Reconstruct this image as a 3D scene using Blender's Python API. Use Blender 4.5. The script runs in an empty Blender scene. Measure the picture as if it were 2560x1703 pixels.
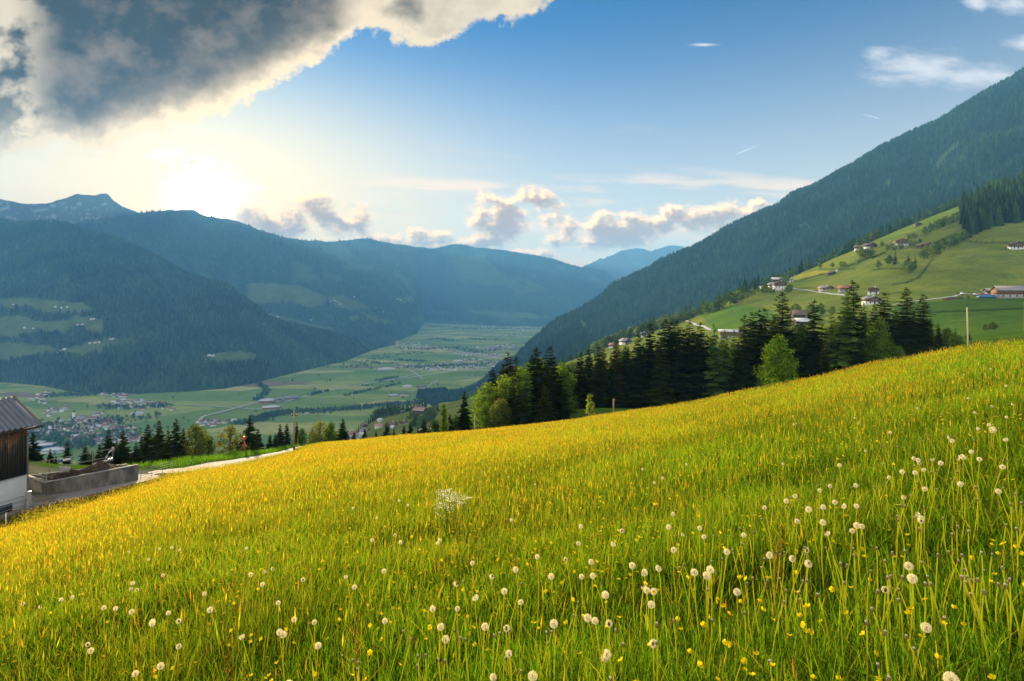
import bpy, math, random
import numpy as np
from mathutils import Vector, Matrix

rng = np.random.default_rng(7)
random.seed(7)
SC = bpy.context.scene
COL = SC.collection
F = 1422.2            # focal length in photograph pixels
CX, HY = 1280.0, 733.0  # principal column and horizon row of the photograph

# ------------------------------------------------------------------ helpers
def P(X, Y, D):
    """world point seen in direction (X, Y) at forward distance D (camera is the origin)"""
    return np.array([(X - CX) / F * D, D, -(Y - HY) / F * D])

def sm(a, b, x):
    t = np.clip((np.asarray(x, float) - a) / (b - a), 0, 1)
    return t * t * (3 - 2 * t)

def _hash(ix, iy, seed):
    h = (ix.astype(np.int64) * 374761393 + iy.astype(np.int64) * 668265263 + seed * 974634777) & 0xFFFFFFFF
    h = ((h ^ (h >> 13)) * 1274126177) & 0xFFFFFFFF
    return ((h ^ (h >> 16)) & 0xFFFF) / 32767.5 - 1.0

def vnoise(x, y, seed=0):
    x = np.asarray(x, float); y = np.asarray(y, float)
    ix = np.floor(x); iy = np.floor(y)
    fx = x - ix; fy = y - iy
    fx = fx * fx * (3 - 2 * fx); fy = fy * fy * (3 - 2 * fy)
    a = _hash(ix, iy, seed); b = _hash(ix + 1, iy, seed)
    c = _hash(ix, iy + 1, seed); d = _hash(ix + 1, iy + 1, seed)
    return (a * (1 - fx) + b * fx) * (1 - fy) + (c * (1 - fx) + d * fx) * fy

def fbm(x, y, octv=4, seed=0, ridge=False):
    s = 0.0; a = 1.0; n = 0.0
    for i in range(octv):
        v = vnoise(x * 2 ** i + 17.3 * i, y * 2 ** i - 9.1 * i, seed + i)
        if ridge: v = 1 - 2 * np.abs(v)
        s = s + a * v; n += a; a *= 0.5
    return s / n

def pchip(xs, ys, x):
    xs = np.asarray(xs, float); ys = np.asarray(ys, float); x = np.asarray(x, float)
    h = np.diff(xs); d = np.diff(ys) / h
    m = np.zeros(len(xs)); m[0] = d[0]; m[-1] = d[-1]
    for i in range(1, len(xs) - 1):
        if d[i - 1] * d[i] > 0:
            w1 = 2 * h[i] + h[i - 1]; w2 = h[i] + 2 * h[i - 1]
            m[i] = (w1 + w2) / (w1 / d[i - 1] + w2 / d[i])
    k = np.clip(np.searchsorted(xs, x) - 1, 0, len(xs) - 2)
    t = np.clip((x - xs[k]) / h[k], 0, 1)
    return ((2*t**3 - 3*t**2 + 1) * ys[k] + (t**3 - 2*t**2 + t) * h[k] * m[k]
            + (-2*t**3 + 3*t**2) * ys[k+1] + (t**3 - t**2) * h[k] * m[k+1])

def inpoly(px, py, poly):
    inside = np.zeros(np.shape(px), bool)
    n = len(poly)
    for i in range(n):
        x1, y1 = poly[i]; x2, y2 = poly[(i + 1) % n]
        c = ((y1 > py) != (y2 > py)) & (px < (x2 - x1) * (py - y1) / ((y2 - y1) + 1e-12) + x1)
        inside ^= c
    return inside

def mesh_np(name, verts, quads=None, tris=None, col=None, smooth=False, uv=None):
    me = bpy.data.meshes.new(name)
    verts = np.ascontiguousarray(verts, np.float32)
    q = np.zeros((0, 4), np.int32) if quads is None or len(quads) == 0 else np.asarray(quads, np.int32)
    t = np.zeros((0, 3), np.int32) if tris is None or len(tris) == 0 else np.asarray(tris, np.int32)
    me.vertices.add(len(verts)); me.vertices.foreach_set('co', verts.ravel())
    loops = np.concatenate([q.ravel(), t.ravel()])
    me.loops.add(len(loops)); me.loops.foreach_set('vertex_index', loops)
    n = len(q) + len(t); me.polygons.add(n)
    st = np.concatenate([np.arange(len(q)) * 4, len(q) * 4 + np.arange(len(t)) * 3]).astype(np.int32)
    me.polygons.foreach_set('loop_start', st)
    if smooth: me.polygons.foreach_set('use_smooth', np.ones(n, bool))
    if col is not None:
        col = np.asarray(col, np.float32)
        if col.shape[1] == 3: col = np.concatenate([col, np.ones((len(col), 1), np.float32)], 1)
        a = me.color_attributes.new('Col', 'FLOAT_COLOR', 'POINT')
        a.data.foreach_set('color', np.ascontiguousarray(col).ravel())
    me.update(calc_edges=True); me.validate()
    return me

def ob(name, me, mat=None, parent=None, loc=(0, 0, 0), rotz=0.0, scale=None):
    o = bpy.data.objects.new(name, me); COL.objects.link(o)
    if mat is not None and me is not None:
        if not me.materials: me.materials.append(mat)
    if parent is not None: o.parent = parent
    o.location = loc; o.rotation_euler = (0, 0, rotz)
    if scale is not None: o.scale = scale if hasattr(scale, '__len__') else (scale,) * 3
    return o

def tag(o, label, cat=None, group=None, kind=None):
    if label: o['label'] = label
    if cat: o['category'] = cat
    if group: o['group'] = group
    if kind: o['kind'] = kind
    return o

def thing(name, label, cat, loc=(0, 0, 0), rotz=0.0, group=None, scale=None):
    o = ob(name, None, None, None, loc, rotz, scale)
    return tag(o, label, cat, group)

class MB:
    """collects boxes, tubes and polygons into one mesh"""
    def __init__(s): s.v = []; s.q = []; s.t = []; s.c = []; s.n = 0
    def add(s, v, q=(), t=(), c=None):
        v = np.asarray(v, float)
        for f in q: s.q.append([i + s.n for i in f])
        for f in t: s.t.append([i + s.n for i in f])
        s.v.append(v); s.n += len(v)
        s.c.append(np.tile(np.asarray(c if c is not None else (1, 1, 1), float), (len(v), 1)) if c is None or np.ndim(c) == 1 else np.asarray(c, float))
        return s
    def box(s, lo, hi, M=None, c=None):
        x0, y0, z0 = lo; x1, y1, z1 = hi
        v = np.array([[x0,y0,z0],[x1,y0,z0],[x1,y1,z0],[x0,y1,z0],[x0,y0,z1],[x1,y0,z1],[x1,y1,z1],[x0,y1,z1]], float)
        if M is not None: v = v @ np.array(M)[:3, :3].T + np.array(M)[:3, 3]
        return s.add(v, [(0,3,2,1),(4,5,6,7),(0,1,5,4),(1,2,6,5),(2,3,7,6),(3,0,4,7)], (), c)
    def tube(s, pts, r, n=6, c=None, cap=True):
        pts = np.asarray(pts, float); k = len(pts)
        r = np.broadcast_to(np.asarray(r, float), (k,))
        tg = np.gradient(pts, axis=0); tg /= (np.linalg.norm(tg, axis=1, keepdims=True) + 1e-9)
        ref = np.where(np.abs(tg[:, 2:3]) > 0.9, np.array([[1., 0, 0]]), np.array([[0, 0, 1.]]))
        a = np.cross(tg, ref); a /= (np.linalg.norm(a, axis=1, keepdims=True) + 1e-9); b = np.cross(tg, a)
        th = np.arange(n) / n * 2 * math.pi
        v = (pts[:, None] + r[:, None, None] * (np.cos(th)[None, :, None] * a[:, None] + np.sin(th)[None, :, None] * b[:, None])).reshape(-1, 3)
        q = [(i*n+j, i*n+(j+1) % n, (i+1)*n+(j+1) % n, (i+1)*n+j) for i in range(k-1) for j in range(n)]
        t = []
        if cap:
            v = np.vstack([v, pts[0], pts[-1]])
            t = [(k*n, (j+1) % n, j) for j in range(n)] + [(k*n+1, (k-1)*n+j, (k-1)*n+(j+1) % n) for j in range(n)]
        return s.add(v, q, t, c)
    def prism(s, poly, y0, y1, M=None, c=None):
        """polygon in (x, z) extruded along y"""
        n = len(poly)
        v = np.array([[p[0], y0, p[1]] for p in poly] + [[p[0], y1, p[1]] for p in poly], float)
        if M is not None: v = v @ np.array(M)[:3, :3].T + np.array(M)[:3, 3]
        q = [(i, (i+1) % n, n+(i+1) % n, n+i) for i in range(n)]
        t = [(0, i+1, i) for i in range(1, n-1)] + [(n, n+i, n+i+1) for i in range(1, n-1)]
        return s.add(v, q, t, c)
    def build(s, name, smooth=False, col=False):
        return mesh_np(name, np.vstack(s.v), s.q, s.t, np.vstack(s.c) if col else None, smooth)

# ------------------------------------------------------------------ materials
def new_mat(name):
    m = bpy.data.materials.new(name); m.use_nodes = True
    nt = m.node_tree; nt.nodes.clear()
    return m, nt
def N(nt, typ, **kw):
    n = nt.nodes.new(typ)
    for k, v in kw.items():
        if k.startswith('in_'):
            key = k[3:]; key = int(key) if key.isdigit() else key
            n.inputs[key].default_value = v
        else: setattr(n, k, v)
    return n
def L(nt, a, b): nt.links.new(a, b)

def noise_tex(nt, scale, detail=4, rough=0.55, coord='Object'):
    tc = N(nt, 'ShaderNodeTexCoord'); nz = N(nt, 'ShaderNodeTexNoise')
    nz.inputs['Scale'].default_value = scale; nz.inputs['Detail'].default_value = detail; nz.inputs['Roughness'].default_value = rough
    L(nt, tc.outputs[coord], nz.inputs['Vector'])
    return nz.outputs['Fac']

def ramp(nt, fac, stops):
    r = N(nt, 'ShaderNodeValToRGB'); e = r.color_ramp.elements
    while len(e) < len(stops): e.new(0.5)
    for k, (p, c) in enumerate(stops): e[k].position = p; e[k].color = (*c, 1)
    L(nt, fac, r.inputs[0]); return r.outputs[0]

def mixc(nt, a, b, fac=0.5, mode='MIX'):
    m = N(nt, 'ShaderNodeMix', data_type='RGBA', blend_type=mode)
    if isinstance(fac, (int, float)): m.inputs[0].default_value = fac
    else: L(nt, fac, m.inputs[0])
    for s, i in ((a, 6), (b, 7)):
        if isinstance(s, (tuple, list)): m.inputs[i].default_value = (*s[:3], 1)
        else: L(nt, s, m.inputs[i])
    return m.outputs[2]

def mat_plain(name, c1, c2=None, scale=3.0, rough=0.7, bump=0.0, bscale=None, metallic=0.0, detail=5, attr=False, stretch=None):
    """base colour between c1 and c2 by noise, optional bump"""
    m, nt = new_mat(name)
    b = N(nt, 'ShaderNodeBsdfPrincipled'); o = N(nt, 'ShaderNodeOutputMaterial'); L(nt, b.outputs[0], o.inputs[0])
    b.inputs['Roughness'].default_value = rough; b.inputs['Metallic'].default_value = metallic
    tc = N(nt, 'ShaderNodeTexCoord'); mp = N(nt, 'ShaderNodeMapping'); L(nt, tc.outputs['Object'], mp.inputs[0])
    if stretch: mp.inputs['Scale'].default_value = stretch
    nz = N(nt, 'ShaderNodeTexNoise'); nz.inputs['Scale'].default_value = scale; nz.inputs['Detail'].default_value = detail
    nz.inputs['Roughness'].default_value = 0.6
    L(nt, mp.outputs[0], nz.inputs['Vector'])
    c = ramp(nt, nz.outputs['Fac'], [(0.3, c1), (0.7, c2 or c1)])
    if attr:
        a = N(nt, 'ShaderNodeVertexColor', layer_name='Col'); c = mixc(nt, a.outputs[0], c, 1.0, 'MULTIPLY')
    L(nt, c, b.inputs['Base Color'])
    if bump:
        nb = N(nt, 'ShaderNodeTexNoise'); nb.inputs['Scale'].default_value = bscale or scale * 3; nb.inputs['Detail'].default_value = 4
        L(nt, mp.outputs[0], nb.inputs['Vector'])
        bp = N(nt, 'ShaderNodeBump'); bp.inputs['Strength'].default_value = bump
        L(nt, nb.outputs['Fac'], bp.inputs['Height']); L(nt, bp.outputs[0], b.inputs['Normal'])
    return m

def mat_leaf(name, tint=(1, 1, 1), trans=0.5, hue=0.0, tbright=1.3, attr=True, base=(0.05, 0.09, 0.02)):
    """thin leaves: diffuse plus translucent, colour from the mesh, small per-object variation"""
    m, nt = new_mat(name)
    o = N(nt, 'ShaderNodeOutputMaterial'); d = N(nt, 'ShaderNodeBsdfDiffuse'); t = N(nt, 'ShaderNodeBsdfTranslucent'); mx = N(nt, 'ShaderNodeMixShader')
    if attr:
        a = N(nt, 'ShaderNodeVertexColor', layer_name='Col'); c = mixc(nt, a.outputs[0], tint, 1.0, 'MULTIPLY')
    else:
        c = mixc(nt, base, tint, 1.0, 'MULTIPLY')
    if hue:
        oi = N(nt, 'ShaderNodeObjectInfo'); hs = N(nt, 'ShaderNodeHueSaturation')
        mr = N(nt, 'ShaderNodeMapRange'); mr.inputs[3].default_value = 1 - hue; mr.inputs[4].default_value = 1 + hue * 1.2
        L(nt, oi.outputs['Random'], mr.inputs[0]); L(nt, mr.outputs[0], hs.inputs['Value']); L(nt, c, hs.inputs['Color'])
        mr2 = N(nt, 'ShaderNodeMapRange'); mr2.inputs[3].default_value = 0.5 + hue * 0.06; mr2.inputs[4].default_value = 0.5 - hue * 0.06
        L(nt, oi.outputs['Random'], mr2.inputs[0]); L(nt, mr2.outputs[0], hs.inputs['Hue'])
        c = hs.outputs[0]
    L(nt, c, d.inputs[0])
    ct = mixc(nt, c, (tbright * 1.08, tbright, tbright * 0.6), 1.0, 'MULTIPLY')
    L(nt, ct, t.inputs[0])
    mx.inputs[0].default_value = trans
    L(nt, d.outputs[0], mx.inputs[1]); L(nt, t.outputs[0], mx.inputs[2]); L(nt, mx.outputs[0], o.inputs[0])
    return m

# ------------------------------------------------------------------ camera
cam = bpy.data.cameras.new('camera'); camo = bpy.data.objects.new('camera', cam); COL.objects.link(camo)
cam.lens = 36 * F / 2560; cam.sensor_width = 36; cam.sensor_fit = 'HORIZONTAL'
cam.shift_y = -(851.5 - HY) / 2560; cam.clip_start = 0.1; cam.clip_end = 120000
camo.location = (0, 0, 0); camo.rotation_euler = (math.pi / 2, 0, 0)
SC.camera = camo
# ------------------------------------------------------------------ sun, sky, clouds, air
SUN_U, SUN_V = -0.534, 0.150
sd = np.array([SUN_U, 1.0, SUN_V]); sd /= np.linalg.norm(sd)
SUN_EL = math.asin(sd[2]); SUN_AZ = math.atan2(sd[0], sd[1])
SUN_STRENGTH = 5.0
EXPOSURE = 1.75
KE = 2 ** -EXPOSURE
SKY_STRENGTH = 0.05
sl = bpy.data.lights.new('sun', 'SUN'); sl.energy = SUN_STRENGTH; sl.angle = math.radians(0.6); sl.color = (1.0, 0.80, 0.48)
so = bpy.data.objects.new('sun', sl); COL.objects.link(so)
so.rotation_euler = Vector(tuple(-sd)).to_track_quat('-Z', 'Y').to_euler()
so.location = (0, 0, 50)

W = bpy.data.worlds.new('World'); SC.world = W; W.use_nodes = True
wt = W.node_tree; wt.nodes.clear()
class E:
    """a socket with arithmetic"""
    nt = wt
    def __init__(s, k): s.k = k
    def _b(s, op, o, rev=False):
        n = N(E.nt, 'ShaderNodeMath', operation=op)
        for i, x in enumerate((o, s) if rev else (s, o)):
            if isinstance(x, E): L(E.nt, x.k, n.inputs[i])
            else: n.inputs[i].default_value = x
        return E(n.outputs[0])
    def __add__(s, o): return s._b('ADD', o)
    __radd__ = __add__
    def __sub__(s, o): return s._b('SUBTRACT', o)
    def __rsub__(s, o): return s._b('SUBTRACT', o, True)
    def __mul__(s, o): return s._b('MULTIPLY', o)
    __rmul__ = __mul__
    def __truediv__(s, o): return s._b('DIVIDE', o)
    def max(s, o): return s._b('MAXIMUM', o)
    def min(s, o): return s._b('MINIMUM', o)
    def pow(s, o): return s._b('POWER', o)
    def exp(s):
        n = N(E.nt, 'ShaderNodeMath', operation='EXPONENT'); L(E.nt, s.k, n.inputs[0]); return E(n.outputs[0])
    def ss(s, a, b, lo=0.0, hi=1.0, typ='SMOOTHSTEP'):
        n = N(E.nt, 'ShaderNodeMapRange', interpolation_type=typ)
        L(E.nt, s.k, n.inputs[0])
        for i, x in ((1, a), (2, b), (3, lo), (4, hi)): n.inputs[i].default_value = x
        return E(n.outputs[0])
def vec(x, y, z=0.0):
    n = N(wt, 'ShaderNodeCombineXYZ')
    for i, k in enumerate((x, y, z)):
        if isinstance(k, E): L(wt, k.k, n.inputs[i])
        else: n.inputs[i].default_value = k
    return n.outputs[0]
def nz(v, scale, detail=6, rough=0.55, dist=0.0):
    n = N(wt, 'ShaderNodeTexNoise', noise_dimensions='2D')
    n.inputs['Scale'].default_value = scale; n.inputs['Detail'].default_value = detail
    n.inputs['Roughness'].default_value = rough; n.inputs['Distortion'].default_value = 0.0
    L(wt, v, n.inputs['Vector']); return E(n.outputs['Fac'])
def curve(x, pts, x0, x1, y0, y1):
    """piecewise curve y(x) through pts"""
    n = N(wt, 'ShaderNodeFloatCurve'); c = n.mapping.curves[0]
    q = [((a - x0) / (x1 - x0), (b - y0) / (y1 - y0)) for a, b in pts]
    c.points[0].location = q[0]; c.points[1].location = q[-1]
    for p in q[1:-1]: c.points.new(*p)
    for p in c.points: p.handle_type = 'AUTO_CLAMPED'
    n.mapping.use_clip = False; n.mapping.update()
    L(wt, ((x - x0) / (x1 - x0)).k, n.inputs['Value'])
    return E(n.outputs[0]) * (y1 - y0) + y0

tc = N(wt, 'ShaderNodeTexCoord'); sp = N(wt, 'ShaderNodeSeparateXYZ'); L(wt, tc.outputs['Generated'], sp.inputs[0])
dx, dy, dz = (E(sp.outputs[i]) for i in range(3))
dyc = dy.max(0.08)
X = dx / dyc * 1.4222 + 1.28
Y = 0.733 - dz / dyc * 1.4222
front = dy.ss(0.1, 0.3)
pv = vec(X, Y * 1.25)
sdot = dx * float(sd[0]) + dy * float(sd[1]) + dz * float(sd[2])

sky = N(wt, 'ShaderNodeTexSky', sky_type='NISHITA'); sky.sun_disc = False
sky.sun_elevation = SUN_EL; sky.sun_rotation = SUN_AZ; sky.altitude = 1000; sky.air_density = 1.0; sky.dust_density = 0.6; sky.ozone_density = 3.0

# big cloud, upper left --------------------------------------------------
bp = [(-1.2, .42), (-.3, .40), (0, .405), (.13, .40), (.27, .385), (.358, .365), (.478, .338), (.565, .300), (.65, .250), (.76, .180), (.858, .115),
      (.902, .085), (.955, .105), (1.01, .128), (1.086, .108), (1.173, .08), (1.25, .055), (1.357, .03), (1.455, -.015), (1.6, -.1), (2.2, -.38), (3.0, -.7)]
def big(Xo, Yo, detail=7):
    base = curve(Xo, bp, -1.2, 3.0, -.8, .6)
    v = vec(Xo, Yo * 1.15)
    n1 = nz(v, 3.1, 2, .5) - .5
    n2 = nz(v, 9.5, detail, .62, .25) - .5
    n3 = nz(v, 27.0, max(detail - 3, 1), .65) - .5
    return base - Yo + n1 * .10 + n2 * .125 + n3 * .05
D0 = big(X, Y, 8)
sx = .521 - X; sy = .53 - Y
rinv = (sx * sx + sy * sy + .02).pow(-.5)
ux = sx * rinv; uy = sy * rinv
D1 = big(X + ux * .028, Y + uy * .028, 5)
D2 = big(X + ux * .075, Y + uy * .075, 3)
a_big = D0.ss(-.004, .024)
lit = ((D1.max(0.0) * -17.0) + (D2.max(0.0) * -9.0)).exp()
lump = nz(vec(X, Y * 1.2), 4.2, 6, .60, .5)
lump2 = nz(vec(X + 5.0, Y * 1.3), 11.0, 6, .6)
brk = nz(vec(X + 3.1, Y * 1.1 + 1.7), 3.3, 5, .6, .6)
edge_l = X.ss(.01, .17, 1.0, 0.0)
thin = brk.ss(.49, .63) * (edge_l * .95 + D0.ss(.02, .16, .55, .0))
right_lobe = X.ss(.80, .92)
dark_spot = 1.0 - (((X - 1.01) * 22.0).pow(2.0) + ((Y - .025) * 26.0).pow(2.0) + (lump2 - .5) * 3.0).ss(-.3, 1.9)
bright = (lit * 1.25).max(thin * .95).max(right_lobe * (.10 + lump * .75 + lump2 * .75) * (1.0 - dark_spot * .7)).min(1.0)
def mixcol(a, b, f):
    n = N(wt, 'ShaderNodeMix', data_type='RGBA'); n.clamp_factor = True
    L(wt, f.k, n.inputs[0]) if isinstance(f, E) else None
    for s, i in ((a, 6), (b, 7)):
        if isinstance(s, tuple): n.inputs[i].default_value = (*s, 1)
        else: L(wt, s, n.inputs[i])
    return n.outputs[2]
def scale_col(c, f):
    n = N(wt, 'ShaderNodeVectorMath', operation='SCALE')
    if isinstance(c, tuple): n.inputs[0].default_value = c
    else: L(wt, c, n.inputs[0])
    L(wt, f.k, n.inputs['Scale']) if isinstance(f, E) else setattr(n.inputs['Scale'], 'default_value', f)
    return n.outputs[0]
def add_col(a, b):
    n = N(wt, 'ShaderNodeVectorMath', operation='ADD')
    for s, i in ((a, 0), (b, 1)):
        if isinstance(s, tuple): n.inputs[i].default_value = s
        else: L(wt, s, n.inputs[i])
    return n.outputs[0]
KC = 1.0      # overall cloud radiance
shade = mixcol((.030, .014, .008), (.27, .185, .125), ((lump - .45) * 4.2 + (lump2 - .5) * 2.0 + (Y - .10) * 1.8))
shade = mixcol(shade, (.58, .46, .34), D0.ss(.0, .10, .75, .0))
sunlit = mixcol((.98, .80, .56), (1.7, 1.28, .72), (1.0 - (sx * sx + sy * sy).pow(.5) * 1.25))
c_big = mixcol(shade, sunlit, bright)

# cumulus along the ridges and small wisps --------------------------------
blobs = [(1.500,.605,.150,.022),(1.060,.590,.070,.020),(.690,.555,.125,.050),(.800,.540,.075,.055),(.880,.555,.060,.032),(.610,.535,.060,.028),(.985,.598,.085,.026),(1.085,.612,.095,.020),
         (1.255,.555,.085,.062),(1.345,.500,.060,.034),(1.405,.560,.065,.045),(1.510,.570,.095,.034),(1.620,.565,.110,.034),
         (1.745,.545,.110,.034),(1.850,.530,.085,.028),(1.300,.635,.120,.020),(1.200,.605,.095,.026),(1.900,.508,.030,.014)]
def blobfield(Xo, Yo, bl):
    out = None
    v = vec(Xo, Yo)
    for cx, cy, rx, ry in bl:
        m = N(wt, 'ShaderNodeMapping'); m.vector_type = 'POINT'
        rx *= 1.08; ry *= 1.08; m.inputs['Scale'].default_value = (1 / rx, 1 / ry, 0); m.inputs['Location'].default_value = (-cx / rx, -cy / ry, 0)
        L(wt, v, m.inputs[0])
        ln = N(wt, 'ShaderNodeVectorMath', operation='LENGTH'); L(wt, m.outputs[0], ln.inputs[0])
        e = 1.0 - E(ln.outputs['Value'])
        if out is None: out = e
        else:
            n = N(wt, 'ShaderNodeMath', operation='SMOOTH_MAX'); n.inputs[2].default_value = .35
            L(wt, out.k, n.inputs[0]); L(wt, e.k, n.inputs[1]); out = E(n.outputs[0])
    return out
def cum(Xo, Yo, detail):
    v = vec(Xo, Yo * 1.35)
    return blobfield(Xo, Yo, blobs) + (nz(v, 17.0, detail, .6, .3) - .5) * 2.6 + (nz(v, 6.0, 1, .5) - .5) * .7
C0 = cum(X, Y, 7)
C1 = cum(X + ux * .012, Y + uy * .012 - .012, 4)
a_cum = C0.ss(-.1, .75)
cl = (C1.max(0.0) * -1.5).exp()
near_sun = 1.0 - (sx * sx + sy * sy).pow(.5).ss(.10, .75)
c_cum = mixcol((.70, .44, .32), (2.7, 1.62, .66), cl.ss(.25, .98))
c_cum = scale_col(c_cum, near_sun * -.12 + .95)
wisps = [(2.300,.168,.150,.052),(2.420,.192,.140,.034),(2.195,.135,.050,.020),(2.530,.012,.070,.030),(2.440,.012,.035,.028),(1.765,.112,.040,.005),(2.555,.11,.05,.02)]
Wf = blobfield(X, Y, wisps) + (nz(vec(X * .8 + Y * .9, Y * 2.6 - X * .5), 9.0, 7, .62, .8) - .5) * 2.0
a_w = Wf.ss(-.1, 1.15, 0.0, .95)
c_w = (.88, .86, .88)
puffs = [(.500,.492,.110,.040),(.600,.470,.070,.014),(.455,.520,.05,.02),(.420,.388,.050,.022),(.495,.405,.065,.014),(.425,.460,.035,.014)]
Pf = blobfield(X, Y, puffs) + (nz(vec(X, Y * 1.4), 30.0, 5, .6) - .5) * 1.9
a_p = Pf.ss(.0, .6, 0.0, .85)
c_p = mixcol((2.6, 1.9, 1.1), (.75, .50, .30), Pf.ss(.75, 1.3) * Y.ss(.475, .44))
# thin high veil and two aircraft trails
veil = nz(vec(X * .55 + Y * .25, Y * 4.2 - X * .55), 5.0, 5, .6, .6).ss(.52, .80, 0.0, .30) * Y.ss(.25, .42) * Y.ss(.60, .50)
def trail(x0, y0, x1, y1, w):
    l = math.hypot(x1 - x0, y1 - y0); tx, ty = (x1 - x0) / l, (y1 - y0) / l
    s = (X - x0) * tx + (Y - y0) * ty
    d = (X - x0) * ty - (Y - y0) * tx
    return (d * d * (-1.0 / (w * w))).exp() * s.ss(0, .002) * s.ss(l * .3, l, 1.0, 0.0)
tr = trail(1.842, .385, 1.915, .355, .0011) + trail(2.199, .297, 2.140, .281, .0009)

# clear sky, glow round the sun
def mul_col(a, b):
    n = N(wt, 'ShaderNodeVectorMath', operation='MULTIPLY'); L(wt, a, n.inputs[0]); n.inputs[1].default_value = b; return n.outputs[0]
tint = mixcol((.45, .92, .95), (.09, .72, 1.02), dz.ss(.06, .46))
_m = N(wt, 'ShaderNodeVectorMath', operation='MULTIPLY'); L(wt, scale_col(sky.outputs[0], SKY_STRENGTH / KE), _m.inputs[0]); L(wt, tint, _m.inputs[1]); base = _m.outputs[0]
base = mixcol(base, (1.02, 1.05, 1.02), dz.ss(.46, .05, 0.0, .42))
gl = sdot.max(0.0)
glow = gl.pow(60.0) * .14 + gl.pow(300.0) * .5 + gl.pow(900.0) * 1.5 + gl.pow(9000.0) * 30.0
base = mixcol(base, (1.58, 1.17, .60), gl.pow(14.0) * .95 * dz.ss(.46, .10))
base = add_col(base, scale_col((1.0, .70, .30), glow))
# the whitish band low over the far valley
low = (dz.max(0.0) * -8.5).exp() * front
low2 = (dz.max(0.0) * -16.0).exp() * front
base = mixcol(base, (2.3, 1.4, .60), low * .62 + low2 * .38)
fr = front
c = mixcol(base, (.95, .86, .72), veil * fr)
strat = nz(vec(X * .9 + Y * .5, Y * 8.0 - X * .4), 2.6, 5, .55).ss(.46, .68) * Y.ss(.40, .48) * X.ss(.80, 1.05)
c = mixcol(c, (1.75, 1.18, .74), strat * fr * .62)
c = add_col(c, scale_col((.55, .55, .55), tr * fr))
c = mixcol(c, c_w, a_w * fr)
c = mixcol(c, c_cum, a_cum * fr * .93)
c = mixcol(c, c_p, a_p * fr)
c = mixcol(c, c_big, a_big * fr)
# unseen bright clouds added behind the camera to lift the ambient light
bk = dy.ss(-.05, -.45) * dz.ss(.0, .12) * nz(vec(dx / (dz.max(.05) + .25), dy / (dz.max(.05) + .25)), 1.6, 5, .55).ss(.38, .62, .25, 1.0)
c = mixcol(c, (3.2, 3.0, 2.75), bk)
core = gl.pow(1200.0) * 2.0 + gl.pow(9000.0) * 20.0
c = add_col(c, scale_col((1.0, .86, .60), core))
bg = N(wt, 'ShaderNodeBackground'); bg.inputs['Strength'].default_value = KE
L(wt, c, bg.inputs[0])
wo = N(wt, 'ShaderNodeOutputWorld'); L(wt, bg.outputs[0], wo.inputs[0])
W.cycles.sampling_method = 'MANUAL'; W.cycles.sample_map_resolution = 512

# air between the camera and the mountains
HAZE_D = 0.88 / 9500.0
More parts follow.
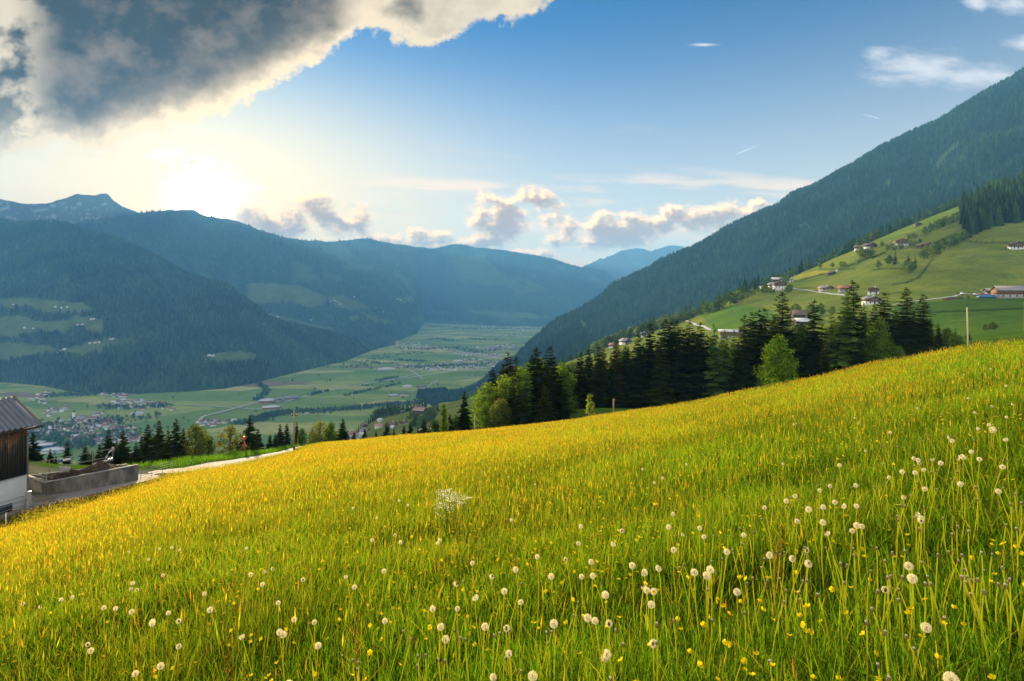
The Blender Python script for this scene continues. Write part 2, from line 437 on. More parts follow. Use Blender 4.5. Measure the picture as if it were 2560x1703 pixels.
# ------------------------------------------------------------------ terrain
# ground near the camera: columns of (distance, image row) control points
GC = {
 -700: [(50,1440),(60,1430),(75,1420),(110,1440),(200,1440),(500,1430),(1250,1222)],
 -300: [(48,1355),(58,1316),(66,1285),(78,1270),(110,1300),(200,1350),(500,1390),(1250,1222)],
 0:    [(50,1306),(54,1268),(60,1212),(70,1148),(80,1160),(110,1235),(200,1330),(500,1380),(1250,1222)],
 200:  [(56,1253),(60,1228),(66,1195),(74,1165),(84,1178),(120,1250),(200,1330),(500,1380),(1250,1222)],
 343:  [(61,1214),(64,1201),(70,1175),(78,1161),(88,1182),(120,1250),(200,1330),(500,1380),(1250,1222)],
 480:  [(70,1178),(73,1171),(78,1153),(83,1146),(95,1172),(125,1245),(200,1310),(500,1360),(1250,1222)],
 600:  [(76,1161),(79,1154),(84,1143),(88,1134),(100,1162),(130,1240),(200,1290),(500,1340),(1250,1222)],
 700:  [(84,1141),(88,1135),(92,1129),(97,1121),(110,1150),(140,1230),(220,1280),(500,1320),(1250,1222)],
 820:  [(84,1114),(95,1112),(110,1140),(150,1220),(250,1280),(500,1300),(850,1210),(1250,1222)],
 900:  [(82,1112),(100,1128),(150,1190),(300,1190),(600,1105),(950,1066),(1050,1075),(1350,1186)],
 1000: [(79,1100),(100,1117),(150,1170),(300,1170),(600,1086),(1050,1033),(1150,1048),(1400,1170)],
 1150: [(76,1090),(100,1104),(150,1140),(300,1125),(600,1058),(1050,1002),(1150,1018),(1400,1170)],
 1300: [(71,1075),(95,1085),(120,1092),(300,1075),(600,1000),(950,952),(1050,972),(1350,1186)],
 1400: [(67,1064),(85,1070),(100,1056),(112,1032),(140,1042),(300,1015),(600,942),(850,913),(950,935),(1350,1186)],
 1500: [(64,1049),(85,1056),(100,1041),(112,1022),(140,1031),(300,980),(550,898),(800,878),(900,898),(1350,1140)],
 1600: [(62,1036),(85,1044),(100,1033),(112,1023),(140,1028),(300,955),(500,880),(750,840),(850,860),(1350,1090)],
 1710: [(58,1020),(80,1029),(120,1023),(140,1012),(300,928),(450,860),(700,805),(800,826),(1350,1050)],
 1857: [(53,990),(75,1000),(120,993),(300,890),(450,818),(700,738),(800,756),(1350,950)],
 2050: [(46,954),(70,961),(120,958),(250,892),(400,800),(550,730),(800,664),(900,677),(1350,850)],
 2200: [(40,922),(60,930),(120,930),(250,852),(400,765),(550,680),(850,594),(950,602),(1350,750)],
 2300: [(36,906),(60,913),(110,905),(250,836),(400,745),(550,658),(880,552),(980,562),(1350,700)],
 2403: [(33,886),(60,894),(110,880),(250,811),(400,735),(550,638),(900,514),(1000,522),(1350,640)],
 2480: [(30,878),(60,887),(110,870),(250,802),(400,735),(550,628),(900,482),(1000,487),(1350,600)],
 2560: [(28,872),(60,882),(110,860),(250,797),(400,735),(550,618),(900,452),(1000,452),(1350,560)],
 2900: [(24,845),(60,855),(110,828),(250,760),(400,690),(550,570),(900,370),(1000,380),(1350,480)],
 3400: [(20,800),(60,810),(110,780),(250,700),(400,620),(550,490),(900,250),(1000,260),(1350,360)],
}
gk = sorted(GC)
XF = np.linspace(-700, 3400, 330)
DF = np.concatenate([np.linspace(0.3, 10, 60)[:-1], np.linspace(10, 160, 260)[:-1], np.geomspace(160, 1350, 130)])
_z = np.zeros((len(gk), len(DF)))
for i, k in enumerate(gk):
    d = np.array([p[0] for p in GC[k]], float); y = np.array([p[1] for p in GC[k]], float)
    z = -(y - HY) / F * d
    d = np.concatenate([[0.0, d[0] * 0.45], d]); z = np.concatenate([[-1.45, -1.45 + (z[0] + 1.45) * 0.45], z])
    _z[i] = pchip(d, z, DF)
ZG = np.zeros((len(XF), len(DF)))
for j in range(len(DF)): ZG[:, j] = pchip(gk, _z[:, j], XF)
# soften the joins
for _ in range(3):
    ZG[:, 1:-1] = 0.25 * ZG[:, :-2] + 0.5 * ZG[:, 1:-1] + 0.25 * ZG[:, 2:]
for _ in range(8):
    ZG[1:-1] = 0.25 * ZG[:-2] + 0.5 * ZG[1:-1] + 0.25 * ZG[2:]
BX = np.array(gk, float); BD = np.array([GC[k][0][0] for k in gk], float)
def brow(X): return np.interp(X, BX, BD)
def relief(x, y):
    """gentle humps of the meadow"""
    d = np.hypot(x, y)
    return (fbm(x / 6.0, y / 6.0, 3, 3) * 0.10 * sm(4, 14, d) + fbm(x / 1.3, y / 1.3, 2, 9) * 0.025
            + fbm(x / 60., y / 60., 3, 5) * 2.2 * sm(160, 500, d))
def gz(x, y, rel=True):
    x = np.asarray(x, float); y = np.asarray(y, float)
    yy = np.clip(y, 0.3, 1349.9); Xp = np.clip(x / yy * F + CX, -699.9, 3399.9)
    fi = (Xp - XF[0]) / (XF[1] - XF[0]); i = np.clip(fi.astype(int), 0, len(XF) - 2); a = fi - i
    j = np.clip(np.searchsorted(DF, yy) - 1, 0, len(DF) - 2); b = (yy - DF[j]) / (DF[j + 1] - DF[j])
    z = (ZG[i, j] * (1 - b) + ZG[i, j + 1] * b) * (1 - a) + (ZG[i + 1, j] * (1 - b) + ZG[i + 1, j + 1] * b) * a
    zp = -1.45 + 0.19 * x - 0.2 * y
    w = sm(2.0, 7.0, y)
    z = zp * (1 - w) + z * w
    return z + (relief(x, y) if rel else 0.0)
def hit(X, Y, d0=90.0, d1=1340.0):
    """where the ground behind distance d0 is first seen at image point (X, Y)"""
    D = np.geomspace(d0, d1, 700)
    x = (X - CX) / F * D
    z = gz(x, D); yy = HY - F * z / D
    ok = np.nonzero(yy <= Y)[0]
    k = ok[0] if len(ok) else int(np.argmin(yy))
    return np.array([x[k], D[k], z[k]])

PX = lambda pts, s, ox, oy: [(ox + a / s, oy + b / s) for a, b in pts]
# patches of the hillside in image coordinates with their grass colours
HILL_PATCH = [
 (PX([(720,400),(1130,310),(1250,280),(1150,310),(1000,370),(880,430),(720,430)],1,0,0), None),
 (PX([(620,410),(760,430),(1000,360),(1130,320),(1290,285),(1080,283),(830,330),(700,375)], 5.238, 1850, 620), (.26,.27,.035)),
 (PX([(1070,1040),(1130,1020),(1240,1025),(1250,1060),(1150,1080),(1080,1070)], 3.484, 2050, 450), (.075,.055,.035)),
 (PX([(820,1070),(1777,1000),(1777,1400),(600,1500),(640,1100)], 3.484, 2050, 450), (.060,.118,.022)),
 (PX([(350,650),(720,560),(900,590),(980,620),(1000,700),(700,760),(520,800),(460,780)], 3.4836, 1650, 600), (.085,.165,.028)),
 (PX([(950,150),(1230,215),(1240,300),(900,400),(500,540),(480,500),(700,420)], 3.484, 2050, 450), (.13,.20,.03)),
 (PX([(0,730),(310,600),(480,520),(560,560),(330,690),(0,800)], 3.484, 2050, 450), (.17,.21,.035)),
]
HILL_PATCH = [h for h in HILL_PATCH if h[1]]
HILL_LINES = [PX([(720,432),(880,400),(1050,350),(1140,332),(1290,300)], 5.238, 1850, 620), PX([(1400,238),(1560,182),(1750,122),(1890,58)], 5.238, 1850, 620), PX([(0,775),(120,782),(300,772)], 3.484, 2050, 450),
  PX([(470,782),(620,772),(760,770)], 3.484, 2050, 450), PX([(1280,540),(1450,545),(1650,550),(1777,545)], 3.484, 2050, 450), PX([(330,705),(560,640)], 3.484, 2050, 450), PX([(640,915),(760,890),(860,850),(980,690)], 3.484, 2050, 450), PX([(820,1160),(1777,1120)], 3.484, 2050, 450)]
def ground_mesh():
    X = np.linspace(-700, 3400, 900); D = np.concatenate([DF[DF < 160], np.geomspace(160, 1349, 260)])
    xx = ((X[:, None] - CX) / F * D[None]); yy = np.broadcast_to(D[None], xx.shape)
    zz = gz(xx, yy)
    v = np.stack([xx, yy, zz], -1).reshape(-1, 3)
    nX, nD = xx.shape
    # the same sheet carried on behind the camera
    col = np.zeros((nX, nD, 3)); Xp = np.broadcast_to(X[:, None], xx.shape); Yp = HY - F * zz / yy
    n = fbm(xx / 40, yy / 40, 4, 21)[..., None]; n2 = fbm(xx / 9, yy / 9, 3, 31)[..., None]
    base = np.array([.140, .185, .036]) * (1 + .25 * n + .12 * n2) + np.array([.05, .02, .0]) * np.clip(n, 0, 1)
    for poly, c in HILL_PATCH:
        m = inpoly(Xp, Yp, poly)[..., None] & (yy[..., None] > 120)
        base = np.where(m, np.array(c) * (1 + .18 * n + .1 * n2), base)
    yard = (sm(0, 2.0, yy - brow(Xp) * .995) * sm(500, 440, Xp) * sm(71, 68, yy) * sm(-620, -560, Xp))[..., None] * (.8 + .2 * np.clip(n2 * 2, -1, 1))
    for ln in HILL_LINES:
        for (x1, y1), (x2, y2) in zip(ln[:-1], ln[1:]):
            vx, vy = x2 - x1, y2 - y1; tt = np.clip(((Xp - x1) * vx + (Yp - y1) * vy) / (vx * vx + vy * vy), 0, 1)
            dd = np.hypot(Xp - x1 - tt * vx, (Yp - y1 - tt * vy) * 2.0) + 1.2 * n2[..., 0]
            base = np.where(((dd < 4.2) & (yy > 150))[..., None], base * np.array([.42, .50, .50]), base)
    bw = (brow(Xp) * 1.02)
    t = sm(0, 3, yy - bw)[..., None]
    mead = np.array([.035, .042, .010]) * (1 + .3 * n2)
    lush = np.array([.06, .12, .015]) * (1 + .2 * n2)
    t2 = sm(120, 200, yy)[..., None]
    col = mead * (1 - t) + (lush * (1 - t2) + base * t2) * t
    col = col * (1 - yard) + np.array([.16, .145, .13]) * (1 + .35 * n2) * yard
    idx = np.arange(nX * nD).reshape(nX, nD)
    q = np.stack([idx[:-1, :-1], idx[1:, :-1], idx[1:, 1:], idx[:-1, 1:]], -1).reshape(-1, 4)
    me = mesh_np('ground', v, q, None, col.reshape(-1, 3), True)
    m, nt = new_mat('grass_ground')
    o = N(nt, 'ShaderNodeOutputMaterial'); d = N(nt, 'ShaderNodeBsdfDiffuse'); L(nt, d.outputs[0], o.inputs[0])
    a = N(nt, 'ShaderNodeVertexColor', layer_name='Col')
    f1 = noise_tex(nt, .35, 6, .65); f2 = noise_tex(nt, .045, 4, .6)
    c = mixc(nt, a.outputs[0], ramp(nt, f1, [(.3, (.72, .72, .8)), (.7, (1.25, 1.22, 1.1))]), 1.0, 'MULTIPLY')
    c = mixc(nt, c, ramp(nt, f2, [(.35, (.85, .9, .9)), (.65, (1.2, 1.08, .95))]), 1.0, 'MULTIPLY')
    L(nt, c, d.inputs[0])
    bp = N(nt, 'ShaderNodeBump'); bp.inputs['Strength'].default_value = .5; bp.inputs['Distance'].default_value = .6; L(nt, f1, bp.inputs['Height']); L(nt, bp.outputs[0], d.inputs['Normal'])
    g = ob('ground', me, m); tag(g, None, None, None, 'structure')
    b = MB()
    xs = np.linspace(-60, 60, 30); ys = np.linspace(-70, 0.45, 30)
    vv = np.array([[x, y, -1.5 + .19 * x - .2 * y] for x in xs for y in ys])
    qq = [(i*30+j, (i+1)*30+j, (i+1)*30+j+1, i*30+j+1) for i in range(29) for j in range(29)]
    g2 = ob('ground', mesh_np('ground', vv, qq, None, np.tile([.05, .08, .012], (len(vv), 1))), m); tag(g2, None, None, None, 'structure')
ground_mesh()

# ---- valley floor
ZV = -430.0
def vp(X, Y):
    D = -ZV * F / (Y - HY); return np.array([(X - CX) / F * D, D, ZV])
def valley():
    D = np.concatenate([np.linspace(900, 9000, 90), np.geomspace(9100, 12600, 8)])
    U = np.linspace(-1.12, 1.12, 80)
    x = U[None] * D[:, None]; y = np.broadcast_to(D[:, None], x.shape); z = np.full_like(x, ZV) + fbm(x / 700, y / 700, 2, 4) * 3
    idx = np.arange(x.size).reshape(x.shape)
    q = np.stack([idx[:-1, :-1], idx[:-1, 1:], idx[1:, 1:], idx[1:, :-1]], -1).reshape(-1, 4)
    me = mesh_np('valley_floor', np.stack([x, y, z], -1).reshape(-1, 3), q, None, None, True)
    m, nt = new_mat('valley_fields')
    o = N(nt, 'ShaderNodeOutputMaterial'); d = N(nt, 'ShaderNodeBsdfDiffuse'); L(nt, d.outputs[0], o.inputs[0])
    tc = N(nt, 'ShaderNodeTexCoord'); mp = N(nt, 'ShaderNodeMapping'); L(nt, tc.outputs['Object'], mp.inputs[0])
    mp.inputs['Rotation'].default_value = (0, 0, math.radians(20)); mp.inputs['Scale'].default_value = (1 / 300, 1 / 105, 0)
    def vor(scale, feat='F1'):
        v = N(nt, 'ShaderNodeTexVoronoi', voronoi_dimensions='2D', distance='CHEBYCHEV', feature=feat); v.inputs['Scale'].default_value = scale
        v.inputs['Randomness'].default_value = .75; L(nt, mp.outputs[0], v.inputs['Vector']); return v
    v = vor(1.0); s = N(nt, 'ShaderNodeSeparateColor'); L(nt, v.outputs['Color'], s.inputs[0])
    c = ramp(nt, s.outputs[0], [(0, (.115, .19, .05)), (.22, (.19, .245, .07)), (.4, (.14, .22, .055)), (.55, (.25, .27, .09)), (.7, (.105, .19, .05)), (.86, (.29, .30, .12)), (.95, (.15, .125, .095)), (1, (.17, .23, .06))])
    c.node.color_ramp.interpolation = 'CONSTANT'
    f = noise_tex(nt, .004, 5, .6); f3 = noise_tex(nt, .05, 4, .6)
    c = mixc(nt, c, ramp(nt, f, [(.3, (1.0, 1.02, .95)), (.7, (1.5, 1.35, 1.15))]), 1.0, 'MULTIPLY')
    c = mixc(nt, c, ramp(nt, f3, [(.3, (.85, .85, .85)), (.7, (1.12, 1.12, 1.1))]), 1.0, 'MULTIPLY')
    L(nt, c, d.inputs[0])
    g = ob('valley_floor', me, m); tag(g, None, None, None, 'structure')
valley()

# ---- mountains: fans between a foot line and a skyline
class Fan:
    def __init__(s, foot, sky, n, m, prof=1.0, amp=0.0, ns=600., seed=0, jag=0.0, jn=30., back=0.35, convex=0.0):
        """foot: (X, D, z) ; sky: (X, Y, D)"""
        X0 = max(foot[0][0], sky[0][0]); X1 = min(foot[-1][0], sky[-1][0])
        s.X = np.linspace(X0, X1, n); fx = np.array([p[0] for p in foot], float); sx_ = np.array([p[0] for p in sky], float)
        s.Df = np.interp(s.X, fx, [p[1] for p in foot]); s.zf = np.interp(s.X, fx, [p[2] for p in foot])
        Ys = pchip(sx_, [p[1] for p in sky], s.X) + jag * fbm(s.X / jn, s.X * 0 + seed, 4, seed)
        s.Ds = pchip(sx_, [p[2] for p in sky], s.X); s.zs = -(Ys - HY) / F * s.Ds
        s.prof, s.amp, s.ns, s.seed, s.convex = prof, amp, ns, seed, convex
        s.m = m; s.back = back
    def at(s, X, t):
        X = np.asarray(X, float); t = np.asarray(t, float)
        g = lambda a: np.interp(X, s.X, a)
        D = g(s.Df) + (g(s.Ds) - g(s.Df)) * t
        x = (X - CX) / F * D
        h = t ** s.prof
        h = h + s.convex * t * (1 - t)
        z = g(s.zf) + (g(s.zs) - g(s.zf)) * h
        env = np.minimum(1, 4 * t) * np.minimum(1, 5 * (1 - t))
        r = fbm(x / s.ns, D / s.ns, 4, s.seed, True) * .6 + fbm(x / (s.ns * .3), D / (s.ns * .3), 3, s.seed + 5) * .3
        z = z + s.amp * r * env
        return np.stack([x, D, z], -1)
    def mesh(s, name, mat, colf):
        t = np.concatenate([np.linspace(0, 1, s.m)])
        T, XX = np.meshgrid(t, s.X)
        P3 = s.at(XX, T)
        bk = P3[:, -1:].copy(); bk[..., 0:2] *= 1 + s.back; bk[..., 2] -= 350 + np.abs(bk[..., 2]) * .3
        md = P3[:, -1:].copy(); md[..., 0:2] *= 1 + s.back * .1; md[..., 2] -= 25
        A = np.concatenate([P3, md, bk], 1); A[..., 2] = np.maximum(A[..., 2], -436.0)
        nX, nT = A.shape[:2]
        Yp = HY - F * A[..., 2] / A[..., 1]
        c = colf(A[..., 0], A[..., 1], A[..., 2], np.broadcast_to(s.X[:, None], Yp.shape), Yp)
        idx = np.arange(nX * nT).reshape(nX, nT)
        q = np.stack([idx[:-1, :-1], idx[1:, :-1], idx[1:, 1:], idx[:-1, 1:]], -1).reshape(-1, 4)
        me = mesh_np(name, A.reshape(-1, 3), q, None, c.reshape(-1, 3), True)
        o = ob(name, me, mat); tag(o, None, None, None, 'structure'); return o

def mat_mountain(name, sc, amp=.35, bump=0.0):
    m, nt = new_mat(name)
    o = N(nt, 'ShaderNodeOutputMaterial'); d = N(nt, 'ShaderNodeBsdfDiffuse'); L(nt, d.outputs[0], o.inputs[0])
    a = N(nt, 'ShaderNodeVertexColor', layer_name='Col')
    f1 = noise_tex(nt, sc, 7, .7)
    c = mixc(nt, a.outputs[0], ramp(nt, f1, [(.3, (1 - amp,) * 3), (.7, (1 + amp,) * 3)]), 1.0, 'MULTIPLY')
    L(nt, c, d.inputs[0])
    if bump:
        bp = N(nt, 'ShaderNodeBump'); bp.inputs['Strength'].default_value = bump; bp.inputs['Distance'].default_value = 1.0 / sc
        L(nt, f1, bp.inputs['Height']); L(nt, bp.outputs[0], d.inputs['Normal'])
    return m
M_MT = mat_mountain('mountain_side', .02); M_FAR = mat_mountain('far_rock', .004, .3, .4)
FOREST = np.array([.030, .052, .022]); FIELD = np.array([.13, .18, .05])

L3_FIELDS = [PX(p, 2.851, 0, 450) for p in (
 [(0,850),(230,845),(600,880),(690,935),(500,955),(370,955),(270,935),(200,905),(100,920),(0,905)],
 [(-200,960),(190,975),(240,1010),(500,1005),(520,965),(730,990),(740,1080),(700,1110),(530,1040),(490,1090),(200,1090),(60,1150),(-200,1100)],
 [(50,1160),(350,1180),(430,1215),(640,1150),(780,1130),(1040,1140),(960,1170),(800,1190),(700,1235),(600,1250),(300,1240),(80,1290),(-200,1300),(-200,1190)],
 [(1400,1265),(1550,1230),(1700,1215),(1825,1240),(1820,1290),(1700,1300),(1560,1310)])]
L1_FIELDS = [PX(p, 2.851, 640, 500) for p in (
 [(-60,600),(150,590),(300,610),(420,650),(500,690),(480,760),(350,770),(250,735),(-60,745)],
 [(500,690),(600,680),(700,720),(820,765),(700,780),(560,770)],
 [(30,790),(200,830),(350,870),(560,910),(520,930),(350,905),(150,860),(50,830)],
 [(750,800),(860,830),(1000,870),(930,885),(800,850)], [(650,830),(720,820),(740,850),(680,870)],
 [(960,690),(1120,690),(1140,740),(1030,735)], [(1230,780),(1380,800),(1370,825),(1250,810)],
 [(1500,790),(1900,800),(2100,830),(2100,850),(1850,845),(1550,820)], [(1090,830),(1300,850),(1500,880),(1900,905),(1500,915),(1180,880)])]
def field_mask(x, y, polys, ns):
    jx = fbm(x / ns, y / ns, 3, 41) * 7; jy = fbm(x / ns, y / ns, 3, 43) * 4
    m = np.zeros(np.shape(x), bool)
    for p in polys: m |= inpoly(x + jx, y + jy, p)
    return m
def col_forest(polys, patch=0.0, dim=1.0):
    def f(x, y, z, X, Y):
        n = fbm(x / 260, y / 260, 4, 77)[..., None]
        c = FOREST * (1 + .35 * n)
        mk = field_mask(X, Y, polys, 25.)
        fc = FIELD * dim * (1 + .3 * fbm(x / 90, y / 90, 3, 78)[..., None])
        c = np.where(mk[..., None], fc, c)
        if patch:
            p = (fbm(x / 420, y / 300, 4, 79) > patch)[..., None]
            c = np.where(p & ~mk[..., None], c * .45 + FIELD * dim * .5, c)
        return c
    return f
def col_rock(snow=0.0):
    def f(x, y, z, X, Y):
        n = fbm(x / 500, y / 500, 4, 88)[..., None]
        c = np.array([.10, .095, .085]) * (1 + .4 * n)
        if snow:
            s = (fbm(X / 22., Y / 4., 4, 91) > snow) & (Y > 507) & (X < 270)
            c = np.where(s[..., None], np.array([.30, .29, .28]), c)
        return c
    return f
def fd(Y): return -ZV * F / (Y - HY)
FL1 = Fan([(-500, 4300, ZV), (300, 4400, ZV), (700, 4650, ZV), (942, fd(865), ZV), (1000, fd(850), ZV), (1043, fd(834), ZV), (1062, fd(806), ZV), (1131, fd(811), ZV), (1236, fd(816), ZV), (1342, fd(817), ZV), (1600, fd(816), ZV)],
          [(-500,560,4700),(-400,560,4750),(100,562,4850),(200,560,5000),(330,535,5400),(400,528,5600),(478,524,5900),(521,541,6000),(560,546,6000),(608,558,6100),(650,575,6200),(706,592,6300),(760,601,6500),(825,603,6900),(912,597,7400),
           (945,603,7600),(1010,613,8000),(1086,621,8300),(1140,611,8600),(1195,619,8800),(1250,624,9000),(1303,633,9200),(1358,641,9400),(1412,657,9600),(1455,668,9700),(1504,673,9900),(1542,700,9900),(1600,740,9900)],
          520, 90, 1.15, 110., 900., 5, 2.5, 22., .12)
FL1.mesh('mountain', M_MT, col_forest(L1_FIELDS, .30, .62))
FL3 = Fan([(-500, 2650, ZV), (0, fd(957), ZV), (105, fd(966), ZV), (175, fd(980), ZV), (263, fd(986), ZV), (351, fd(985), ZV), (473, fd(979), ZV), (561, fd(972), ZV), (640, fd(958), ZV), (745, fd(931), ZV), (864, fd(904), ZV), (942, fd(872), ZV), (985, fd(862), ZV)],
          [(-500,570,4300),(0,553,4200),(46,562,4150),(105,556,4150),(175,565,4100),(210,580,4050),(263,591,4000),(316,611,3950),(368,632,3880),(421,660,3800),(473,688,3750),(526,704,3700),(561,712,3680),(596,737,3640),(640,768,3600),(675,797,3600),(745,817,3700),(815,833,3900),(864,846,4050),(942,863,4560),(985,862,4750)],
          420, 90, 1.05, 60., 500., 11, 1.5, 20., .12)
FL3.mesh('forested_mountain', M_MT, col_forest(L3_FIELDS, 0.0, .62))
FL4 = Fan([(1040, 2330, ZV), (1125, 2000, ZV), (1209, 1700, ZV), (1281, 1500, ZV), (1325, 1450, ZV), (1400, 1400, ZV), (1542, 1330, ZV), (1653, 1320, -390), (1770, 1310, -310), (1905, 1300, -250), (2040, 1300, -150), (2152, 1300, -105), (2310, 1300, -50), (2444, 1300, 0), (2560, 1300, 40), (3300, 1300, 150)],
          [(1040,1001,2332),(1125,990,2400),(1164,977,2450),(1209,952,2500),(1227,935,2530),(1253,915,2560),(1281,903,2600),(1303,882,2640),(1325,860,2700),(1368,823,2750),(1400,801,2800),(1444,779,2850),(1499,746,2880),(1542,709,2900),(1565,700,2900),(1616,679,2900),(1653,654,2900),(1716,628,2900),(1770,601,2900),(1837,561,2870),(1905,530,2800),(1941,517,2780),(1977,492,2760),(2040,467,2700),(2094,436,2650),(2152,404,2600),(2220,364,2560),(2310,323,2500),(2377,287,2450),(2444,247,2400),(2512,209,2350),(2560,182,2300),(2700,140,2200),(3000,130,2150),(3300,130,2150)],
          420, 110, 1.0, 150., 520., 23, 5.0, 60., .15)
L4_SCARS = [[(2397,350),(2404,362),(2374,394),(2350,424),(2330,430),(2338,408),(2362,382)], [(2000,560),(2020,556),(2030,570),(2008,574)], [(1450,800),(1462,806),(1470,828),(1458,824)], [(2215,455),(2232,452),(2225,470),(2210,474)]]
FL4.mesh('forested_mountain', M_MT, col_forest(L4_SCARS, 0.0, .8))
FS = Fan([(-500, 5000, 0), (460, 5600, 0)], [(-500,470,5150),(-400,480,5150),(0,499,5150),(33,505,5150),(70,509,5150),(109,508,5150),(163,495,5150),(180,489,5150),(195,484,5150),(205,487,5150),(240,488,5150),(250,484,5150),(266,485,5150),(282,499,5150),(315,519,5400),(358,535,5600),(460,572,5900)], 300, 60, 1.0, 110., 500., 31, 3.0, 18., .1)
FS.mesh('snowy_mountain', M_FAR, col_rock(.30))
FB = Fan([(1400, 10000, -420), (1800, 10000, -420)], [(1400,700,10900),(1450,672,10900),(1490,660,10900),(1520,646,10900),(1553,631,10900),(1580,648,10900),(1620,665,10900),(1680,690,10900),(1800,730,10900)], 200, 30, 1.0, 100., 900., 41, 3.0, 10., .05)
FB.mesh('far_mountain', M_FAR, col_rock())
FA = Fan([(1340, 11000, -420), (2000, 11000, -420)], [(1340,715,11600),(1440,675,11600),(1480,655,11600),(1521,641,11600),(1564,625,11600),(1597,622,11600),(1629,626,11600),(1650,622,11600),(1680,613,11600),(1700,614,11600),(1716,620,11600),(1780,645,11600),(2000,700,11600)], 200, 30, 1.0, 100., 900., 43, 4.0, 10., .05)
FA.mesh('far_mountain', M_FAR, col_rock())

# ---- roads
M_ROAD = mat_plain('asphalt', (.17, .16, .155), (.24, .22, .21), 1.2, .85, .15, 30)
M_VROAD = mat_plain('pale_road', (.38, .38, .38), (.46, .46, .45), .05, .9)
def ribbon(name, pts, w, mat, lift=0.004, ground=None, thick=None):
    pts = np.asarray(pts, float)
    seg = np.concatenate([[0], np.cumsum(np.linalg.norm(np.diff(pts[:, :2], axis=0), axis=1))])
    n = max(8, int(seg[-1] / max(w * .7, 1.5))); s = np.linspace(0, seg[-1], n)
    x = pchip(seg, pts[:, 0], s); y = pchip(seg, pts[:, 1], s); z = pchip(seg, pts[:, 2], s)
    tx = np.gradient(x); ty = np.gradient(y); l = np.hypot(tx, ty); nx, ny = -ty / l, tx / l
    K = 5; V = []
    for k in range(K):
        o_ = (k / (K - 1) - .5) * w
        xx = x + nx * o_; yy = y + ny * o_
        zz = z + lift if ground is None else ground(xx, yy) + lift
        V.append(np.stack([xx, yy, zz], -1))
    V = np.stack(V, 1).reshape(-1, 3); idx = np.arange(n * K).reshape(n, K)
    q = np.stack([idx[:-1, :-1], idx[1:, :-1], idx[1:, 1:], idx[:-1, 1:]], -1).reshape(-1, 4)
    o = ob(name, mesh_np(name, V, q, None, None, True), mat); tag(o, None, None, None, 'structure'); return o
# farm road past the barn
R0 = np.array([(-52, 49), (-46.5, 57), (-42.5, 64.5), (-40.5, 70.5), (-37.2, 79.5), (-35.3, 87), (-33, 97), (-28, 112)], float)
R0 = np.column_stack([R0, gz(R0[:, 0], R0[:, 1])])
ribbon('road', R0, 5.0, M_ROAD, .05, lambda x, y: gz(x, y))
for pts, w in (
    (PX([(200,378),(260,330),(400,295),(550,255),(720,210),(940,205),(1100,170),(1250,125),(1400,95),(1700,40),(1950,-5),(2120,-40)], 3.571, 440, 950), 11),
    (PX([(90,228),(300,240),(550,258),(750,268),(900,225)], 3.571, 440, 950), 6),
    (PX([(1160,310),(1210,285),(1255,262)], 3.571, 440, 950), 12),
    (PX([(1270,1365),(1330,1350),(1500,1325),(1770,1285),(1990,1250),(2100,1225)], 3.571, 440, 600)[:0] or PX([(860,1300),(1100,1270),(1250,1245),(1500,1215),(1660,1200)], 2.851, 640, 500), 12),
    (PX([(1080,1370),(1180,1350),(1260,1310),(1295,1288)], 2.851, 640, 500), 6),
    (PX([(1060,1195),(1110,1225),(1190,1280)], 2.851, 640, 500), 7),
    (PX([(1000,290),(1100,300),(1230,310)], 3.92, 0, 920), 6), (PX([(260,625),(370,648),(470,672)], 3.92, 0, 920), 7), (PX([(1800,365),(1882,370),(2000,375)], 3.92, 0, 920), 6),
    (PX([(560,380),(800,330),(1000,300)], 3.571, 440, 950), 6)):
    ribbon('road', [vp(a, b) for a, b in pts], w, M_VROAD, 4.0)
# lanes on the right-hand hillside
for pts, w, d0 in ((PX([(1310,108),(1345,135),(1420,165),(1500,192),(1600,228),(1700,262)], 5.612, 1480, 780), 2.4, 200),
               (PX([(690,530),(800,548),(950,570),(1100,590),(1250,608),(1390,625)], 5.238, 1850, 620), 2.2, 250),
               (PX([(600,400),(640,378),(720,350)], 5.238, 1850, 620), 2.2, 300),
               (PX([(640,1090),(760,1065),(950,1045),(1150,1020),(1250,995),(1350,1000),(1500,1015)], 3.484, 2050, 450), 2.2, 150),
               (PX([(1440,620),(1540,560),(1640,530)], 7.857, 860, 1000), 4, 200), (PX([(1640,690),(1760,620),(1860,570)], 7.857, 860, 1000), 3, 200),
               (PX([(270,580),(330,640),(350,690),(300,760)], 7.857, 860, 1000), 6, 300)):
    hp = [hit(a, b, d0) for a, b in pts]
    ribbon('path', hp, w, M_VROAD, .25, lambda x, y: gz(x, y))
# ------------------------------------------------------------------ trees
M_NEEDLE = mat_leaf('needles', trans=.36, hue=.40, tbright=2.6)
M_LEAF = mat_leaf('leaves', trans=.52, hue=.28, tbright=1.75)
M_WOODS = mat_leaf('woods', trans=.2, tbright=1.3)
M_BARK = mat_plain('bark', (.055, .042, .032), (.11, .09, .07), 9, .9, .4, 30, stretch=(1, 1, .2))

